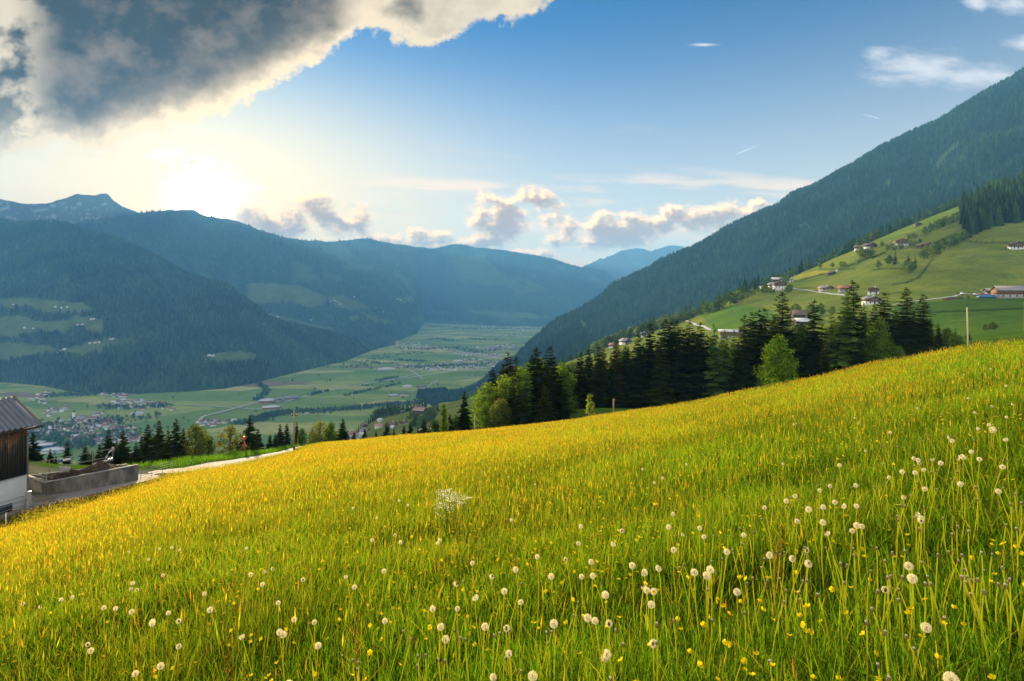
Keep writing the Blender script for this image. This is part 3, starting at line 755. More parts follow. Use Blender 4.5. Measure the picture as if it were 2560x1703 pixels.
def spruce_crown(seed, nlev=36, R=.155, gap=.10, skirt=.03, col=(.015, .025, .006), slim=.78):
    """spruce crown of unit height: whorls of drooping boughs hung with sprays"""
    r = np.random.default_rng(seed); V = []; Q = []; T = []; C = []; n = 0
    base = np.array(col)
    for lv in range(nlev):
        f = lv / (nlev - 1); z0 = skirt + (0.985 - skirt) * f ** .93
        rad = R * 1.32 * ((1 - z0) ** slim) * r.uniform(.78, 1.12) + .010
        nb = int(r.integers(7, 10)) if f < .85 else 5
        ph = r.uniform(0, 6.28)
        for b in range(nb):
            zj = r.normal(0, .95 / nlev); th = ph + b / nb * 6.283 + r.normal(0, .18); L_ = rad * r.uniform(.68, 1.22)
            if r.random() < gap: L_ *= .55
            dirv = np.array([math.cos(th), math.sin(th)]); per = np.array([-dirv[1], dirv[0]])
            up = .25 * f + r.normal(0, .05) - .08
            ss_ = np.array([0, .35, .7, 1.0]); zz = min(z0 + zj, .985) + L_ * (up * ss_ - .80 * (1 - f * .7) * ss_ ** 2 + .30 * ss_ ** 4)
            wd = L_ * np.array([.14, .34, .27, .04]) + .006
            pts = np.array([[dirv[0] * L_ * s, dirv[1] * L_ * s, z] for s, z in zip(ss_, zz)])
            vv = []
            for k in range(4):
                sag = wd[k] * .35
                vv += [[pts[k][0] + per[0] * wd[k], pts[k][1] + per[1] * wd[k], pts[k][2] - sag], [pts[k][0] - per[0] * wd[k], pts[k][1] - per[1] * wd[k], pts[k][2] - sag]]
            V += vv; Q += [(n, n+1, n+3, n+2), (n+2, n+3, n+5, n+4), (n+4, n+5, n+7, n+6)]
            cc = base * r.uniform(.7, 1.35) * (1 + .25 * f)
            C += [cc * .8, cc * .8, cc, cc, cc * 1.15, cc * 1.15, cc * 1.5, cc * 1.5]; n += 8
            for k in range(8):                                     # hanging and side sprays
                s = r.uniform(.3, 1.0); i = min(int(s / .35), 2)
                a = (s - ss_[i]) / (ss_[i+1] - ss_[i]); p = pts[i] * (1 - a) + pts[i+1] * a
                sd_ = r.choice([-1, 1]); ln = L_ * r.uniform(.18, .34) * (1.15 - .5 * s)
                tip = p + np.array([per[0] * sd_ * ln * .8 + dirv[0] * ln * .55, per[1] * sd_ * ln * .8 + dirv[1] * ln * .55, -ln * r.uniform(.25, .75)])
                w_ = np.array([dirv[0], dirv[1], -.2]) * (ln * .26 + .003)
                V += [list(p - w_), list(p + w_), list(tip)]; T.append((n, n+1, n+2)); c2 = cc * r.uniform(.8, 1.4)
                C += [c2, c2, c2 * 1.25]; n += 3
    V += [[.008, 0, .955], [-.004, .007, .955], [-.004, -.007, .955], [0, 0, 1.0]]; T += [(n, n+1, n+3), (n+1, n+2, n+3), (n+2, n, n+3)]; C += [base] * 4
    return mesh_np('crown', np.array(V), Q, T, np.array(C))
def trunk_mesh(r0=.013, top=.93, limbs=(), n=7):
    b = MB(); z = np.linspace(-.03, top, 6)
    b.tube(np.column_stack([np.sin(z * 5) * .004, np.cos(z * 4) * .004 - .004, z]), r0 * (1 - .9 * np.linspace(0, 1, 6)) + .001, n)
    for p0, p1, rr in limbs:
        p0 = np.array(p0, float); p1 = np.array(p1, float); mid = (p0 + p1) / 2 + np.array([0, 0, -.02]) + (p1 - p0) * .05
        b.tube(np.array([p0, mid, p1]), np.array([rr, rr * .6, rr * .25]), 5)
    return b.build('trunk', True)
def leafy_crown(seed, lobes, nleaf, size, col=(.075, .125, .022), var=.35, fill=.35):
    """broadleaf crown: many leaf clumps through the volume of overlapping lobes"""
    r = np.random.default_rng(seed); lob = np.array(lobes, float)
    wts = lob[:, 3] ** 2; wts /= wts.sum()
    k = r.choice(len(lob), nleaf, p=wts)
    d = r.normal(size=(nleaf, 3)); d /= np.linalg.norm(d, axis=1, keepdims=True)
    rad = np.where(r.random(nleaf) < fill, r.uniform(.2, .9, nleaf), r.uniform(.82, 1.1, nleaf))
    # clumps: perturb radius by direction noise so that the outline is uneven
    rad *= 1 + .22 * np.sin(d[:, 0] * 7 + k) * np.sin(d[:, 1] * 6 + k * 2) + .1 * np.sin(d[:, 2] * 13 + k)
    c = lob[k, :3] + d * (lob[k, 3] * rad)[:, None] * np.array([1, 1, lob[0, 4] if lob.shape[1] > 4 else 1.0])
    nrm = d * .8 + r.normal(size=(nleaf, 3)) * .6 + np.array([0, 0, .35]); nrm /= np.linalg.norm(nrm, axis=1, keepdims=True)
    a = np.cross(nrm, r.normal(size=(nleaf, 3))); a /= np.linalg.norm(a, axis=1, keepdims=True); b = np.cross(nrm, a)
    s = size * r.uniform(.6, 1.4, nleaf)[:, None]
    V = np.stack([c - a * s, c + b * s * .55, c + a * s, c - b * s * .55], 1).reshape(-1, 3)
    cc = np.array(col) * (1 + var * r.normal(size=(nleaf, 1)) * .6) * (1 + .25 * np.sin(k * 2.3))[:, None]
    cc = np.clip(cc, .004, .5); cc[:, 0] *= r.uniform(.8, 1.35, nleaf)
    return mesh_np('crown', V, np.arange(nleaf * 4).reshape(-1, 4), None, np.repeat(cc, 4, 0))
def lobes_for(seed, n=13, rx=.26, z0=.2, z1=.9, r0=.16, top_narrow=.5):
    r = np.random.default_rng(seed); out = []
    for i in range(n):
        f = (i + .5) / n; z = z0 + (z1 - z0) * f; wr = rx * (math.sin(math.pi * min(1, .22 + f * .78)) ** .7) * (1 - top_narrow * f * f)
        th = i * 2.4 + r.normal(0, .4); q = r.uniform(.35, 1.0)
        rr = r0 * r.uniform(.7, 1.15) * (1 - .35 * f)
        out.append((wr * q * math.cos(th), wr * q * math.sin(th), min(z, 1 - rr), rr))
    return out
def limbs_for(lobes, r0=.011):
    return [((0, 0, max(.1, l[2] - .22)), (l[0] * .9, l[1] * .9, l[2]), r0) for l in lobes]

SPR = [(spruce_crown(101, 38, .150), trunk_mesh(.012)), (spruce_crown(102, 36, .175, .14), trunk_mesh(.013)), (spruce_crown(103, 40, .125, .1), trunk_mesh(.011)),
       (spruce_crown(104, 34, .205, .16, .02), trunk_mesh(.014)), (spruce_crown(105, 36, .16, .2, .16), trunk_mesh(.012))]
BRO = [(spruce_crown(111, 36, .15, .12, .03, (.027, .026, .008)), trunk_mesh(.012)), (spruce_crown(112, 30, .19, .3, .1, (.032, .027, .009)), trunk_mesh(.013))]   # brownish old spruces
LAR = [(spruce_crown(121, 34, .16, .2, .06, (.060, .105, .020)), trunk_mesh(.011)), (spruce_crown(122, 38, .13, .15, .04, (.05, .10, .028)), trunk_mesh(.011))]     # soft green larches
def dec(seed, nl, size, col, **k):
    fl = k.pop('fill', .35)
    lo = lobes_for(seed, **k); return (leafy_crown(seed, lo, nl, size, col, fill=fl), trunk_mesh(.016, .8, limbs_for(lo)))
DEC = [dec(201, 4600, .017, (.080, .150, .018)), dec(202, 4600, .017, (.10, .175, .018), n=15, rx=.30), dec(203, 4200, .018, (.06, .115, .024), rx=.22, n=12),
       dec(204, 4200, .018, (.095, .125, .024), rx=.33, n=16, r0=.15)]
OPEN = [dec(211, 1500, .022, (.14, .17, .045), n=18, rx=.36, r0=.11, fill=.6), dec(212, 900, .028, (.17, .24, .03), n=9, rx=.17, r0=.10, z0=.22, fill=.6)]
COLM = [dec(221, 3000, .016, (.085, .15, .018), n=11, rx=.09, r0=.10, z0=.15)]
WIL = [dec(231, 5200, .013, (.12, .15, .03), n=18, rx=.34, r0=.14, z0=.25)]
LO = [dec(241, 420, .05, (.065, .115, .026)), dec(242, 420, .05, (.075, .12, .026), rx=.33, n=9), dec(243, 420, .05, (.055, .1, .03), rx=.3, n=8)]
LOS = [(spruce_crown(131, 15, .17, .1, .03), trunk_mesh(.012, .9, (), 5)), (spruce_crown(132, 14, .2, .15, .05), trunk_mesh(.012, .9, (), 5))]

ORD = ['first','second','third','fourth','fifth','sixth','seventh','eighth','ninth','tenth','eleventh','twelfth','thirteenth','fourteenth','fifteenth','sixteenth','seventeenth','eighteenth','nineteenth','twentieth']
def ordinal(n):
    if n >= 99: return 'hundredth' if n == 99 else 'hundred-and-' + ordinal(n - 100)
    if n < 20: return ORD[n]
    t = (n + 1) // 10; u = (n + 1) % 10
    tens = {2:'twent',3:'thirt',4:'fort',5:'fift',6:'sixt',7:'sevent',8:'eight',9:'ninet'}[t]
    return tens + 'ieth' if u == 0 else tens + 'y-' + ORD[u - 1]
def tree(kindset, k, name, X, D, Ytop, label, group, cat='tree', width=1.0, mat=None, base=None, sink=0.0):
    """a tree rooted on the ground at column X, distance D, whose tip shows at row Ytop"""
    x = (X - CX) / F * D; z = float(gz(x, D)) if base is None else base
    z -= sink
    h = -(Ytop - HY) / F * D - z
    h = max(h, 1.5)
    t = thing(name, label, cat, (x, D, z), random.uniform(0, 6.28), group, (h * width, h * width, h))
    cr, tk = kindset[k % len(kindset)]
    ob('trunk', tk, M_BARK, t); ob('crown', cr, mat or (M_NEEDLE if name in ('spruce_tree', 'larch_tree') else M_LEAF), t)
    return t

# belt behind the meadow, middle to right: (X, distance, top row, set, variant, width)
BELT = []
def B(X, D, Y, s, k=0, w=1.0): BELT.append([X, D, Y - (14 if s != 'D' else 6), s, k, w])
S_, O_, A_, D_ = 'S', 'O', 'A', 'D'
# centre clump with broadleaf crowns
for a in ((1270,103,893,O_,1,1.0),(1222,96,955,D_,1,1.25),(1244,92,985,D_,3,1.2),(1215,90,1010,D_,0,1.2),(1300,104,915,D_,1,1.2),(1262,98,938,D_,0,1.0),(1322,110,905,D_,2,1.0),(1340,100,880,S_,0,1.0),(1376,99,878,S_,1,1.05),(1352,112,893,D_,1,.9),
          (1405,104,908,D_,0,.9),(1372,93,930,S_,3,1.0),(1398,90,965,S_,3,.9),(1318,92,935,A_,0,1.0),(1250,88,1000,D_,3,1.1),(1300,89,990,S_,4,1.0),(1395,112,930,D_,2,1.0)): B(*a)
# dark spruce wall
for a in ((1430,126,905,D_,2,.9),(1452,124,893,O_,0,1.0),(1472,128,884,S_,0,.95),(1497,124,878,S_,2,1.15),(1509,130,885,S_,0,.9),(1526,118,905,S_,1,.8),(1541,124,864,O_,0,1.0),(1562,130,868,D_,0,.75),(1566,125,868,S_,2,.9),(1596,122,848,S_,0,1.0),(1625,126,820,S_,1,.95),
          (1652,118,855,S_,0,.9),(1664,122,811,S_,2,1.25),(1680,128,815,S_,0,1.0),(1693,121,811,S_,2,1.15),(1710,127,835,S_,4,1.0),(1725,124,814,S_,2,1.1),(1738,130,842,S_,0,.9),(1751,120,818,S_,2,1.05),(1768,128,850,S_,0,.9),
          (1785,118,822,A_,1,.9),(1802,126,852,D_,2,.8),(1812,120,838,A_,0,1.1),(1835,127,838,A_,1,1.0),(1862,122,798,S_,0,.85),(1880,128,793,S_,2,1.1),(1898,124,785,S_,0,.9),(1912,130,783,S_,2,1.1),(1845,112,870,S_,3,.8),
          (1956,118,742,S_,3,.92),(1935,127,800,S_,0,.9),(1985,128,820,S_,0,.8),(2002,122,810,D_,2,.9),(2036,115,761,S_,0,.95),(2020,124,830,S_,1,.8),(2062,126,815,D_,1,.8),(2080,118,790,A_,0,.85),(2100,122,800,S_,1,.8),(2132,116,712,S_,0,.95),(2118,108,735,A_,0,1.0),(2160,120,770,A_,1,1.0),
          (2186,118,775,S_,1,.85),(2212,115,744,S_,2,1.25),(2200,110,790,D_,1,.7),(2240,120,790,S_,0,.9),(2265,112,730,S_,0,1.0),(2285,118,790,S_,1,.8),(2307,112,746,S_,0,1.0),(2325,118,815,S_,2,1.0),(2345,112,820,S_,0,.8),(2369,112,822,D_,2,1.0),(2388,116,835,S_,1,.9),(2400,112,842,D_,0,1.0),(2150,104,850,S_,3,.8),(2060,104,870,S_,0,.8),
          (2420,140,838,D_,2,1.1),(2250,100,868,D_,2,.9),(1925,108,895,D_,2,1.0)): B(*a)
# second row filling the wall
for i, X in enumerate(np.linspace(1435, 2370, 64)):
    Yt = float(np.interp(X, [1440,1560,1670,1760,1830,1960,2040,2140,2270,2330,2370],[915,890,850,850,865,810,830,780,800,815,840])) + rng.uniform(0, 28)
    B(float(X + rng.uniform(-8, 8)), float(rng.uniform(130, 150)), Yt, S_ if i % 5 else O_, int(i), 1.0)
for a in ((1232,112,935,S_,0,1.0),(1290,114,905,S_,1,1.0),(1258,116,925,S_,2,1.0),(1420,118,925,S_,3,.8),(1405,122,915,S_,0,.9),(1388,116,905,S_,1,.9),(1210,104,990,S_,3,.9),(1330,118,900,S_,0,1.0),(1360,120,905,S_,2,1.0),(1310,87,985,S_,3,.9),(1362,86,975,S_,3,.9),(1345,92,945,S_,1,.9),(1282,92,965,S_,0,.9),
          (1185,110,1030,D_,0,1.2),(1140,112,1040,D_,2,1.3),(1125,108,1050,S_,3,1.0),(1085,110,1052,D_,2,1.2),(1060,108,1062,S_,3,1.0),(1195,118,1015,S_,1,1.0)): B(*a)
BELT.sort(key=lambda a: a[0])
sets = {S_: (SPR, 'spruce_tree'), O_: (BRO, 'spruce_tree'), A_: (LAR, 'larch_tree'), D_: (DEC, 'broadleaf_tree')}
cnt = {}
for X, D, Y, s, k, w in BELT:
    nm = sets[s][1]; key = (s, X < 1420, D > 130); i = cnt.get(key, 0); cnt[key] = i + 1
    what = {S_: 'dark green spruce', O_: 'brownish spruce', A_: 'soft green larch', D_: 'leafy broadleaf tree'}[s]
    where = 'of the clump where the meadow edge dips' if X < 1420 else ('in the back row of the forest belt' if D > 130 else 'in the front row of the forest belt')
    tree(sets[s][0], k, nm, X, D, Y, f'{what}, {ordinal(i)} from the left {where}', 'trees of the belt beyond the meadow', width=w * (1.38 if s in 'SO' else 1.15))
# singled-out trees along the brow
tree(DEC, 1, 'broadleaf_tree', 1945, 70, 828, 'bright green bushy tree standing alone in front of the dark spruces', None, width=1.08)
tree(OPEN, 1, 'young_tree', 1474, 70, 981, 'small bright sapling at the meadow edge before the dark wood', None, width=1.3)
tree(COLM, 0, 'broadleaf_tree', 1109, 88, 1001, 'slim columnar tree left of the pointed lone spruce', None)
tree(SPR, 3, 'spruce_tree', 1161, 90, 977, 'pointed lone spruce left of the leafy clump', None, width=.95)
tree(LAR, 0, 'larch_tree', 1200, 94, 1005, 'small bronze conifer tucked beside the leafy clump', None)
LEFT = [(82,74,1080,SPR,3),(125,78,1122,SPR,1),(168,80,1105,SPR,0),(213,82,1108,SPR,1),(248,84,1110,SPR,0),(272,82,1075,SPR,1),(308,84,1076,SPR,3),(340,86,1105,SPR,1),(369,86,1060,SPR,1),(398,86,1050,SPR,1),(440,90,1045,SPR,0),
        (1026,96,1056,SPR,3),(1010,100,1063,SPR,0),(912,96,1070,SPR,3),(940,97,1078,SPR,0),(967,95,1056,SPR,3),(857,98,1046,SPR,3),(700,100,1060,SPR,1),(717,102,1058,SPR,0),(688,98,1082,SPR,1),(742,104,1055,SPR,2),(675,101,1086,SPR,3),(625,98,1038,SPR,3),(458,94,1070,SPR,1),(140,84,1140,SPR,0),(610,104,1075,SPR,1),(645,106,1072,SPR,3),(590,102,1085,SPR,0),(780,108,1070,SPR,3),(850,106,1072,SPR,1),(885,104,1080,SPR,3),(985,106,1072,SPR,1),(1045,100,1068,SPR,1),(420,92,1075,SPR,1),(355,90,1090,SPR,3),(290,88,1105,SPR,3),(230,86,1128,SPR,3),(330,80,1130,SPR,0)]
LEFT.sort(key=lambda a: a[0])
for i, (X, D, Y, s, k) in enumerate(LEFT):
    tree(s, k, 'spruce_tree', X, D, Y, f'spruce below the meadow edge, {ordinal(i)} counted from the barn', 'spruces along the road below the meadow', sink=1.0, width=1.2)
for i, (X, D, Y, s, k, lab, nm, w) in enumerate(((490,92,1056,DEC,3,'yellow-green leafy tree beside the road bank, left of the airy tree','broadleaf_tree',1.1),(575,94,1060,OPEN,0,'airy pale tree in new leaf beside the red hydrant','broadleaf_tree',1.5),
        (800,106,1046,WIL,0,'pale rounded willow behind the telegraph pole','willow_tree',1.25),(828,104,1050,DEC,0,'dark rounded tree touching the pale willow','broadleaf_tree',1.0),(755,100,1068,DEC,2,'bushy tree just behind the telegraph pole','broadleaf_tree',1.1),(520,96,1085,DEC,2,'low leafy tree filling the gap by the road bank','broadleaf_tree',1.2))):
    tree(s, k, nm, X, D, Y, lab, 'broadleaf trees by the road', width=w)

# trees scattered on the far hillside ------------------------------------
HT = []
def H(X, Yb, h, s='b', k=None, d0=180): HT.append((X, Yb, h, s, len(HT) if k is None else k, d0))
q = lambda pts, s, ox, oy: PX(pts, s, ox, oy)
for X, Y in q([(370,690),(400,690),(440,680),(350,660)], 3.484, 2050, 450): H(X, Y, 13)
for X, Y in q([(600,740),(615,735)], 3.484, 2050, 450): H(X, Y, 10)
for X, Y in q([(655,735),(770,770),(830,760)], 3.484, 2050, 450): H(X, Y, 13, 's')
for X, Y in q([(780,820),(800,800),(750,790)], 3.484, 2050, 450): H(X, Y, 10)
for X, Y in q([(905,700),(940,690),(985,670),(1005,650),(1030,640),(1060,620),(1085,610),(1110,600),(1140,580),(1170,570),(1200,555),(1235,545),(1260,530)], 3.484, 2050, 450): H(X, Y, 14)
for X, Y in q([(1290,510),(1310,500),(1280,470)], 3.484, 2050, 450): H(X, Y, 16, 's')
for X, Y in q([(920,485),(960,460),(985,450),(1010,440),(1040,425),(1070,415),(1100,400),(1130,390),(1160,375),(1190,365),(1215,350)], 3.484, 2050, 450): H(X, Y, 12)
for X, Y in q([(770,530),(800,520),(820,510),(790,580),(825,585),(870,560),(540,580),(620,610),(650,615),(700,610),(580,620)], 3.484, 2050, 450): H(X, Y, 8)
for X, Y in q([(110,765),(185,765),(210,765),(510,770),(5,770)], 3.484, 2050, 450): H(X, Y, 8)
for X, Y in q([(340,530),(400,525),(440,530),(490,520),(460,500)], 3.484, 2050, 450): H(X, Y, 15)
for X, Y in q([(1200,1005),(1290,1035),(1500,1395),(1520,1395),(1440,1400)], 3.484, 2050, 450): H(X, Y, 2.6)
for X, Y in q([(120,650),(170,625),(40,690),(70,670),(240,590),(310,590),(560,470),(605,470),(330,600),(400,600),(620,600),(650,590),(20,700)], 5.238, 1850, 620): H(X, Y, 9)
for X, Y in q([(355,660),(400,650),(440,640),(480,630),(520,610),(610,570),(640,560),(680,550),(110,735),(150,720),(200,700),(250,670),(290,650),(60,720)], 3.4836, 1650, 600): H(X, Y, 14, d0=250)
for X, Y in q([(1170,625),(1200,630),(1290,640),(1330,640),(1410,660),(1500,655),(1400,630)], 3.4836, 1650, 600): H(X, Y, 8)
for X, Y in q([(310,420),(350,430),(480,330),(520,345),(560,350),(600,350),(640,345),(440,340),(250,470),(400,260),(430,260),(330,300),(270,340),(150,470),(90,500),(40,560),(130,560),(70,620)], 5.612, 1480, 780): H(X, Y, 15, d0=300)
for X, Y in q([(200,330),(170,345),(230,330),(30,400),(60,410),(90,400),(700,250),(760,240),(860,230),(900,240),(1000,240)], 5.612, 1480, 780): H(X, Y, 17, 's' if Y % 2 > 1 else 'b', d0=300)
for X, Y in q([(1400,560),(1500,560),(1440,520),(1480,530),(1560,540),(1680,430),(1730,440),(1650,470),(1780,400),(1320,400),(1700,350),(1760,300),(1830,250),(1640,380)], 7.857, 860, 1000): H(X, Y, 14, d0=300)
for X, Y in q([(620,390),(660,370),(740,330),(800,360),(860,340),(920,320),(980,310),(760,300),(900,280),(1010,280),(700,360)], 7.857, 860, 1000): H(X, Y, 19, d0=300)
for X, Y in q([(240,470),(290,460),(330,450),(370,430),(410,420),(440,405),(480,395),(520,380),(560,370),(600,360)], 7.857, 860, 1000): H(X, Y, 13, 's', d0=300)
for X, Y in q([(950,230),(1010,220),(1070,215),(1110,200),(1160,190),(1220,200),(1260,190),(1320,175),(1380,160),(1430,150),(1480,140),(1540,130),(1600,120)], 7.857, 860, 1000): H(X, Y, 18, 's', d0=300)
HT.sort(key=lambda a: (a[3], a[0])); hc = {'s': 0, 'b': 0}
for X, Yb, h, s, k, d0 in HT:
    p = hit(X, Yb, d0); i = hc[s]; hc[s] += 1; h = h * random.uniform(.85, 1.15)
    nm = 'spruce_tree' if s == 's' else 'broadleaf_tree'
    t = thing(nm, (f'dark conifer on the far hillside, {ordinal(i)} counted from the valley' if s == 's' else f'rounded green tree on the far hillside, {ordinal(i)} counted from the valley'), 'tree', tuple(p), random.uniform(0, 6), 'trees dotted over the far hillside', (h * (1 if s == 's' else 1.25), h * (1 if s == 's' else 1.25), h))
    cr, tk = (LOS if s == 's' else LO)[k % (2 if s == 's' else 3)]
    ob('trunk', tk, M_BARK, t); ob('crown', cr, M_NEEDLE if s == 's' else M_LEAF, t)

# ------------------------------------------------------------------ forests (uncountable)
def tier_tree(seed, tiers, pts, R):
    r = np.random.default_rng(seed); V = []; T = []; n = 0
    for k in range(tiers):
        z0 = .02 + .9 * k / tiers; z1 = min(1.0, z0 + 1.7 / tiers); rr = R * (1 - z0) ** .9
        V.append([0, 0, z1]); m = pts
        for j in range(m):
            a = j / m * 6.283 + r.uniform(-.2, .2); q_ = rr * (r.uniform(.8, 1.2) if j % 2 else r.uniform(.45, .7)) if pts > 8 else rr * r.uniform(.65, 1.25)
            V.append([q_ * math.cos(a), q_ * math.sin(a), z0 - (.02 if j % 2 else 0) + r.uniform(-.015, .015)])
        T += [(n, n + 1 + j, n + 1 + (j + 1) % m) for j in range(m)]; n += m + 1
    return np.array(V), np.array(T)
def blob_tree(seed, nl=46, size=.17, rx=.34):
    r = np.random.default_rng(seed); d = r.normal(size=(nl, 3)); d /= np.linalg.norm(d, axis=1, keepdims=True)
    c = np.array([0, 0, .55]) + d * np.array([rx, rx, .42]) * r.uniform(.6, 1.05, nl)[:, None]
    nn = d + r.normal(size=(nl, 3)) * .5 + [0, 0, .4]; nn /= np.linalg.norm(nn, axis=1, keepdims=True)
    a = np.cross(nn, r.normal(size=(nl, 3))); a /= np.linalg.norm(a, axis=1, keepdims=True); b = np.cross(nn, a); s = size * r.uniform(.6, 1.3, nl)[:, None]
    V = np.stack([c - a * s, c + b * s * .8, c + a * s], 1).reshape(-1, 3)
    return V, np.arange(nl * 3).reshape(-1, 3)
TT_FAR = [tier_tree(i, 2, 6, .24) for i in range(4)]; TT_MID = [tier_tree(10 + i, 4, 8, .23) for i in range(4)]; TT_NEAR = [tier_tree(20 + i, 8, 14, .20) for i in range(4)]
TB = [blob_tree(40 + i) for i in range(4)]
def forest(name, pts, h, temps, col, label):
    pts = np.asarray(pts); n = len(pts); r = np.random.default_rng(n); k = r.integers(0, len(temps), n)
    Vs = []; Ts = []; Cs = []; off = 0
    for j, (tv, tt) in enumerate(temps):
        m = np.nonzero(k == j)[0]
        if not len(m): continue
        th = r.uniform(0, 6.28, len(m)); c, s = np.cos(th), np.sin(th); hh = h[m][:, None]
        wv = r.uniform(.85, 1.2, len(m))[:, None]
        x = (tv[None, :, 0] * c[:, None] - tv[None, :, 1] * s[:, None]) * hh * wv + pts[m, 0:1]
        y = (tv[None, :, 0] * s[:, None] + tv[None, :, 1] * c[:, None]) * hh * wv + pts[m, 1:2]
        z = tv[None, :, 2] * hh + pts[m, 2:3]
        Vs.append(np.stack([x, y, z], -1).reshape(-1, 3)); nv = len(tv)
        Ts.append((tt[None] + (np.arange(len(m)) * nv)[:, None, None]).reshape(-1, 3) + off); off += len(m) * nv
        Cs.append(np.repeat(col[m], nv, 0))
    o = ob(name, mesh_np(name, np.vstack(Vs), None, np.vstack(Ts), np.vstack(Cs)), M_WOODS)
    tag(o, label, 'forest', None, 'stuff'); return o
def fan_trees(fan, n, X0, X1, t0, t1, polys=(), patch=0.0, avoid_rock=0):
    X = rng.uniform(X0, X1, n); t = t0 + (t1 - t0) * rng.random(n) ** .9
    p = fan.at(X, t); Yp = HY - F * p[:, 2] / p[:, 1]
    mk = field_mask(X, Yp, polys, 25.)
    if patch: mk |= fbm(p[:, 0] / 420, p[:, 1] / 300, 4, 79) > patch
    return p[~mk], t[~mk]
def tcol(p, base, var=.35, blue=0.0):
    n = fbm(p[:, 0] / 170, p[:, 1] / 130, 4, 55)[:, None]; r = rng.normal(size=(len(p), 1))
    c = np.array(base) * np.clip(1 + .9 * n + var * r, .25, 2.6)
    lit_ = (rng.random(len(p)) < .10 + .12 * n[:, 0])[:, None]
    return np.clip(np.where(lit_, c * np.array([1.4, 1.55, 1.1]), c), .004, .4)
# right mountain
p4, t4 = fan_trees(FL4, 46000, 1045, 2800, 0.0, 1.0, L4_SCARS)
near = p4[:, 1] < 2050
hh = lambda n, a, b: rng.uniform(a, b, n)
forest('forest', p4[near], hh(near.sum(), 11, 29), TT_MID, tcol(p4[near], (.020, .040, .016)), 'dense spruce forest covering the steep shaded mountain side')
r4 = p4[~near]; X4 = rng.uniform(1045, 2800, 2600); rp = FL4.at(X4, np.clip(1 - np.abs(rng.normal(0, .006, 2600)), 0, 1)); r4 = np.vstack([r4, rp])
forest('forest', r4, hh(len(r4), 9, 28), TT_MID, tcol(r4, (.018, .037, .015)), 'spruce forest along the long falling crest of the mountain')
# left mountain and the long ridge below the sun
p3, t3 = fan_trees(FL3, 30000, -300, 985, 0.0, 1.0, L3_FIELDS)
X3 = rng.uniform(-300, 985, 1500); p3 = np.vstack([p3, FL3.at(X3, np.clip(1 - np.abs(rng.normal(0, .006, 1500)), 0, 1))])
forest('forest', p3, hh(len(p3), 18, 32), TT_FAR, tcol(p3, (.030, .054, .024)), 'dark forest on the shaded mountain across the valley')
p1, t1 = fan_trees(FL1, 22000, -200, 1600, 0.0, .99, L1_FIELDS, .30)
forest('forest', p1, hh(len(p1), 24, 42), TT_FAR, tcol(p1, (.030, .054, .026)), 'hazy blue forest on the long ridge under the sun')
# wood behind and above the hillside pastures
def hill_pts(n, Xa, Xb, ya, yb, d0=250):
    out = []
    for _ in range(n):
        X = rng.uniform(Xa, Xb); out.append(hit(X, rng.uniform(ya(X), yb(X)), d0, 1345))
    return np.array(out)
sky5 = lambda X: np.interp(X, [1300,1400,1500,1600,1710,1857,2050,2200,2300,2403,2480,2560,2900],[952,913,878,840,803,737,662,592,550,512,480,450,370])
fo = hill_pts(700, 2404, 2700, lambda X: sky5(X) + 2, lambda X: np.interp(X, [2404,2412,2435,2480,2560,2700],[545,580,588,568,556,520]), 500)
forest('forest', fo, hh(len(fo), 16, 26), TT_NEAR, tcol(fo, (.030, .055, .022)), 'near dark forest above the pasture on the right')
st = []
for _ in range(950):
    X = rng.uniform(1150, 2420); D = np.interp(X, [1150,1300,1500,1710,1857,2050,2200,2300,2420],[1070,970,820,715,715,815,865,895,915]) + abs(rng.normal(0, 60)) + 3
    x = (X - CX) / F * D; st.append((x, D, float(gz(x, D))))
st = np.array(st); isb = rng.random(len(st)) < .38
forest('forest', st[~isb], hh((~isb).sum(), 13, 24), TT_NEAR, tcol(st[~isb], (.032, .060, .024)), 'row of conifers rising behind the crest of the pastures')
forest('woodland', st[isb], hh(isb.sum(), 9, 16), TB, tcol(st[isb], (.055, .10, .030)), 'rounded broadleaf woodland behind the crest of the pastures')
# trees of the valley floor: along the river, field edges, in the villages
vt = []
def vline(pts, n, w):
    pts = np.array([vp(a, b)[:2] for a, b in pts]); seg = np.concatenate([[0], np.cumsum(np.linalg.norm(np.diff(pts, axis=0), axis=1))])
    s = rng.uniform(0, seg[-1], n); x = np.interp(s, seg, pts[:, 0]) + rng.normal(0, w, n); y = np.interp(s, seg, pts[:, 1]) + rng.normal(0, w, n)
    vt.extend(zip(x, y, np.full(n, ZV + 1)))
c3 = lambda pts: PX(pts, 3.571, 440, 950); c4 = lambda pts: PX(pts, 2.851, 640, 500); c2 = lambda pts: PX(pts, 3.92, 0, 920)
vline(c3([(560,400),(700,370),(850,330),(1000,300),(1200,290),(1400,280),(1600,260),(1800,240),(2000,225),(2300,195)]), 620, 16)
vline(c3([(780,330),(950,300),(1100,285)]), 120, 18)
vline(c3([(715,190),(760,150),(815,110),(770,70),(735,40)]), 120, 9)
vline(c3([(1500,150),(1680,110),(1880,70),(2000,40)]), 70, 5); vline(c3([(1180,145),(1250,130),(1350,108)]), 30, 5)
vline(c4([(1000,1145),(1100,1150),(1210,1155)]), 80, 10); vline(c4([(890,1290),(950,1280),(1010,1272)]), 60, 8); vline(c4([(820,1160),(900,1175),(1000,1170)]), 50, 10)
vline(c4([(640,1200),(720,1190),(850,1140),(1000,1100),(1200,1100)]), 130, 40); vline(c4([(1200,1000),(1300,990),(1390,1010)]), 90, 25); vline(c4([(1500,990),(1600,1000),(1750,1000)]), 90, 30)
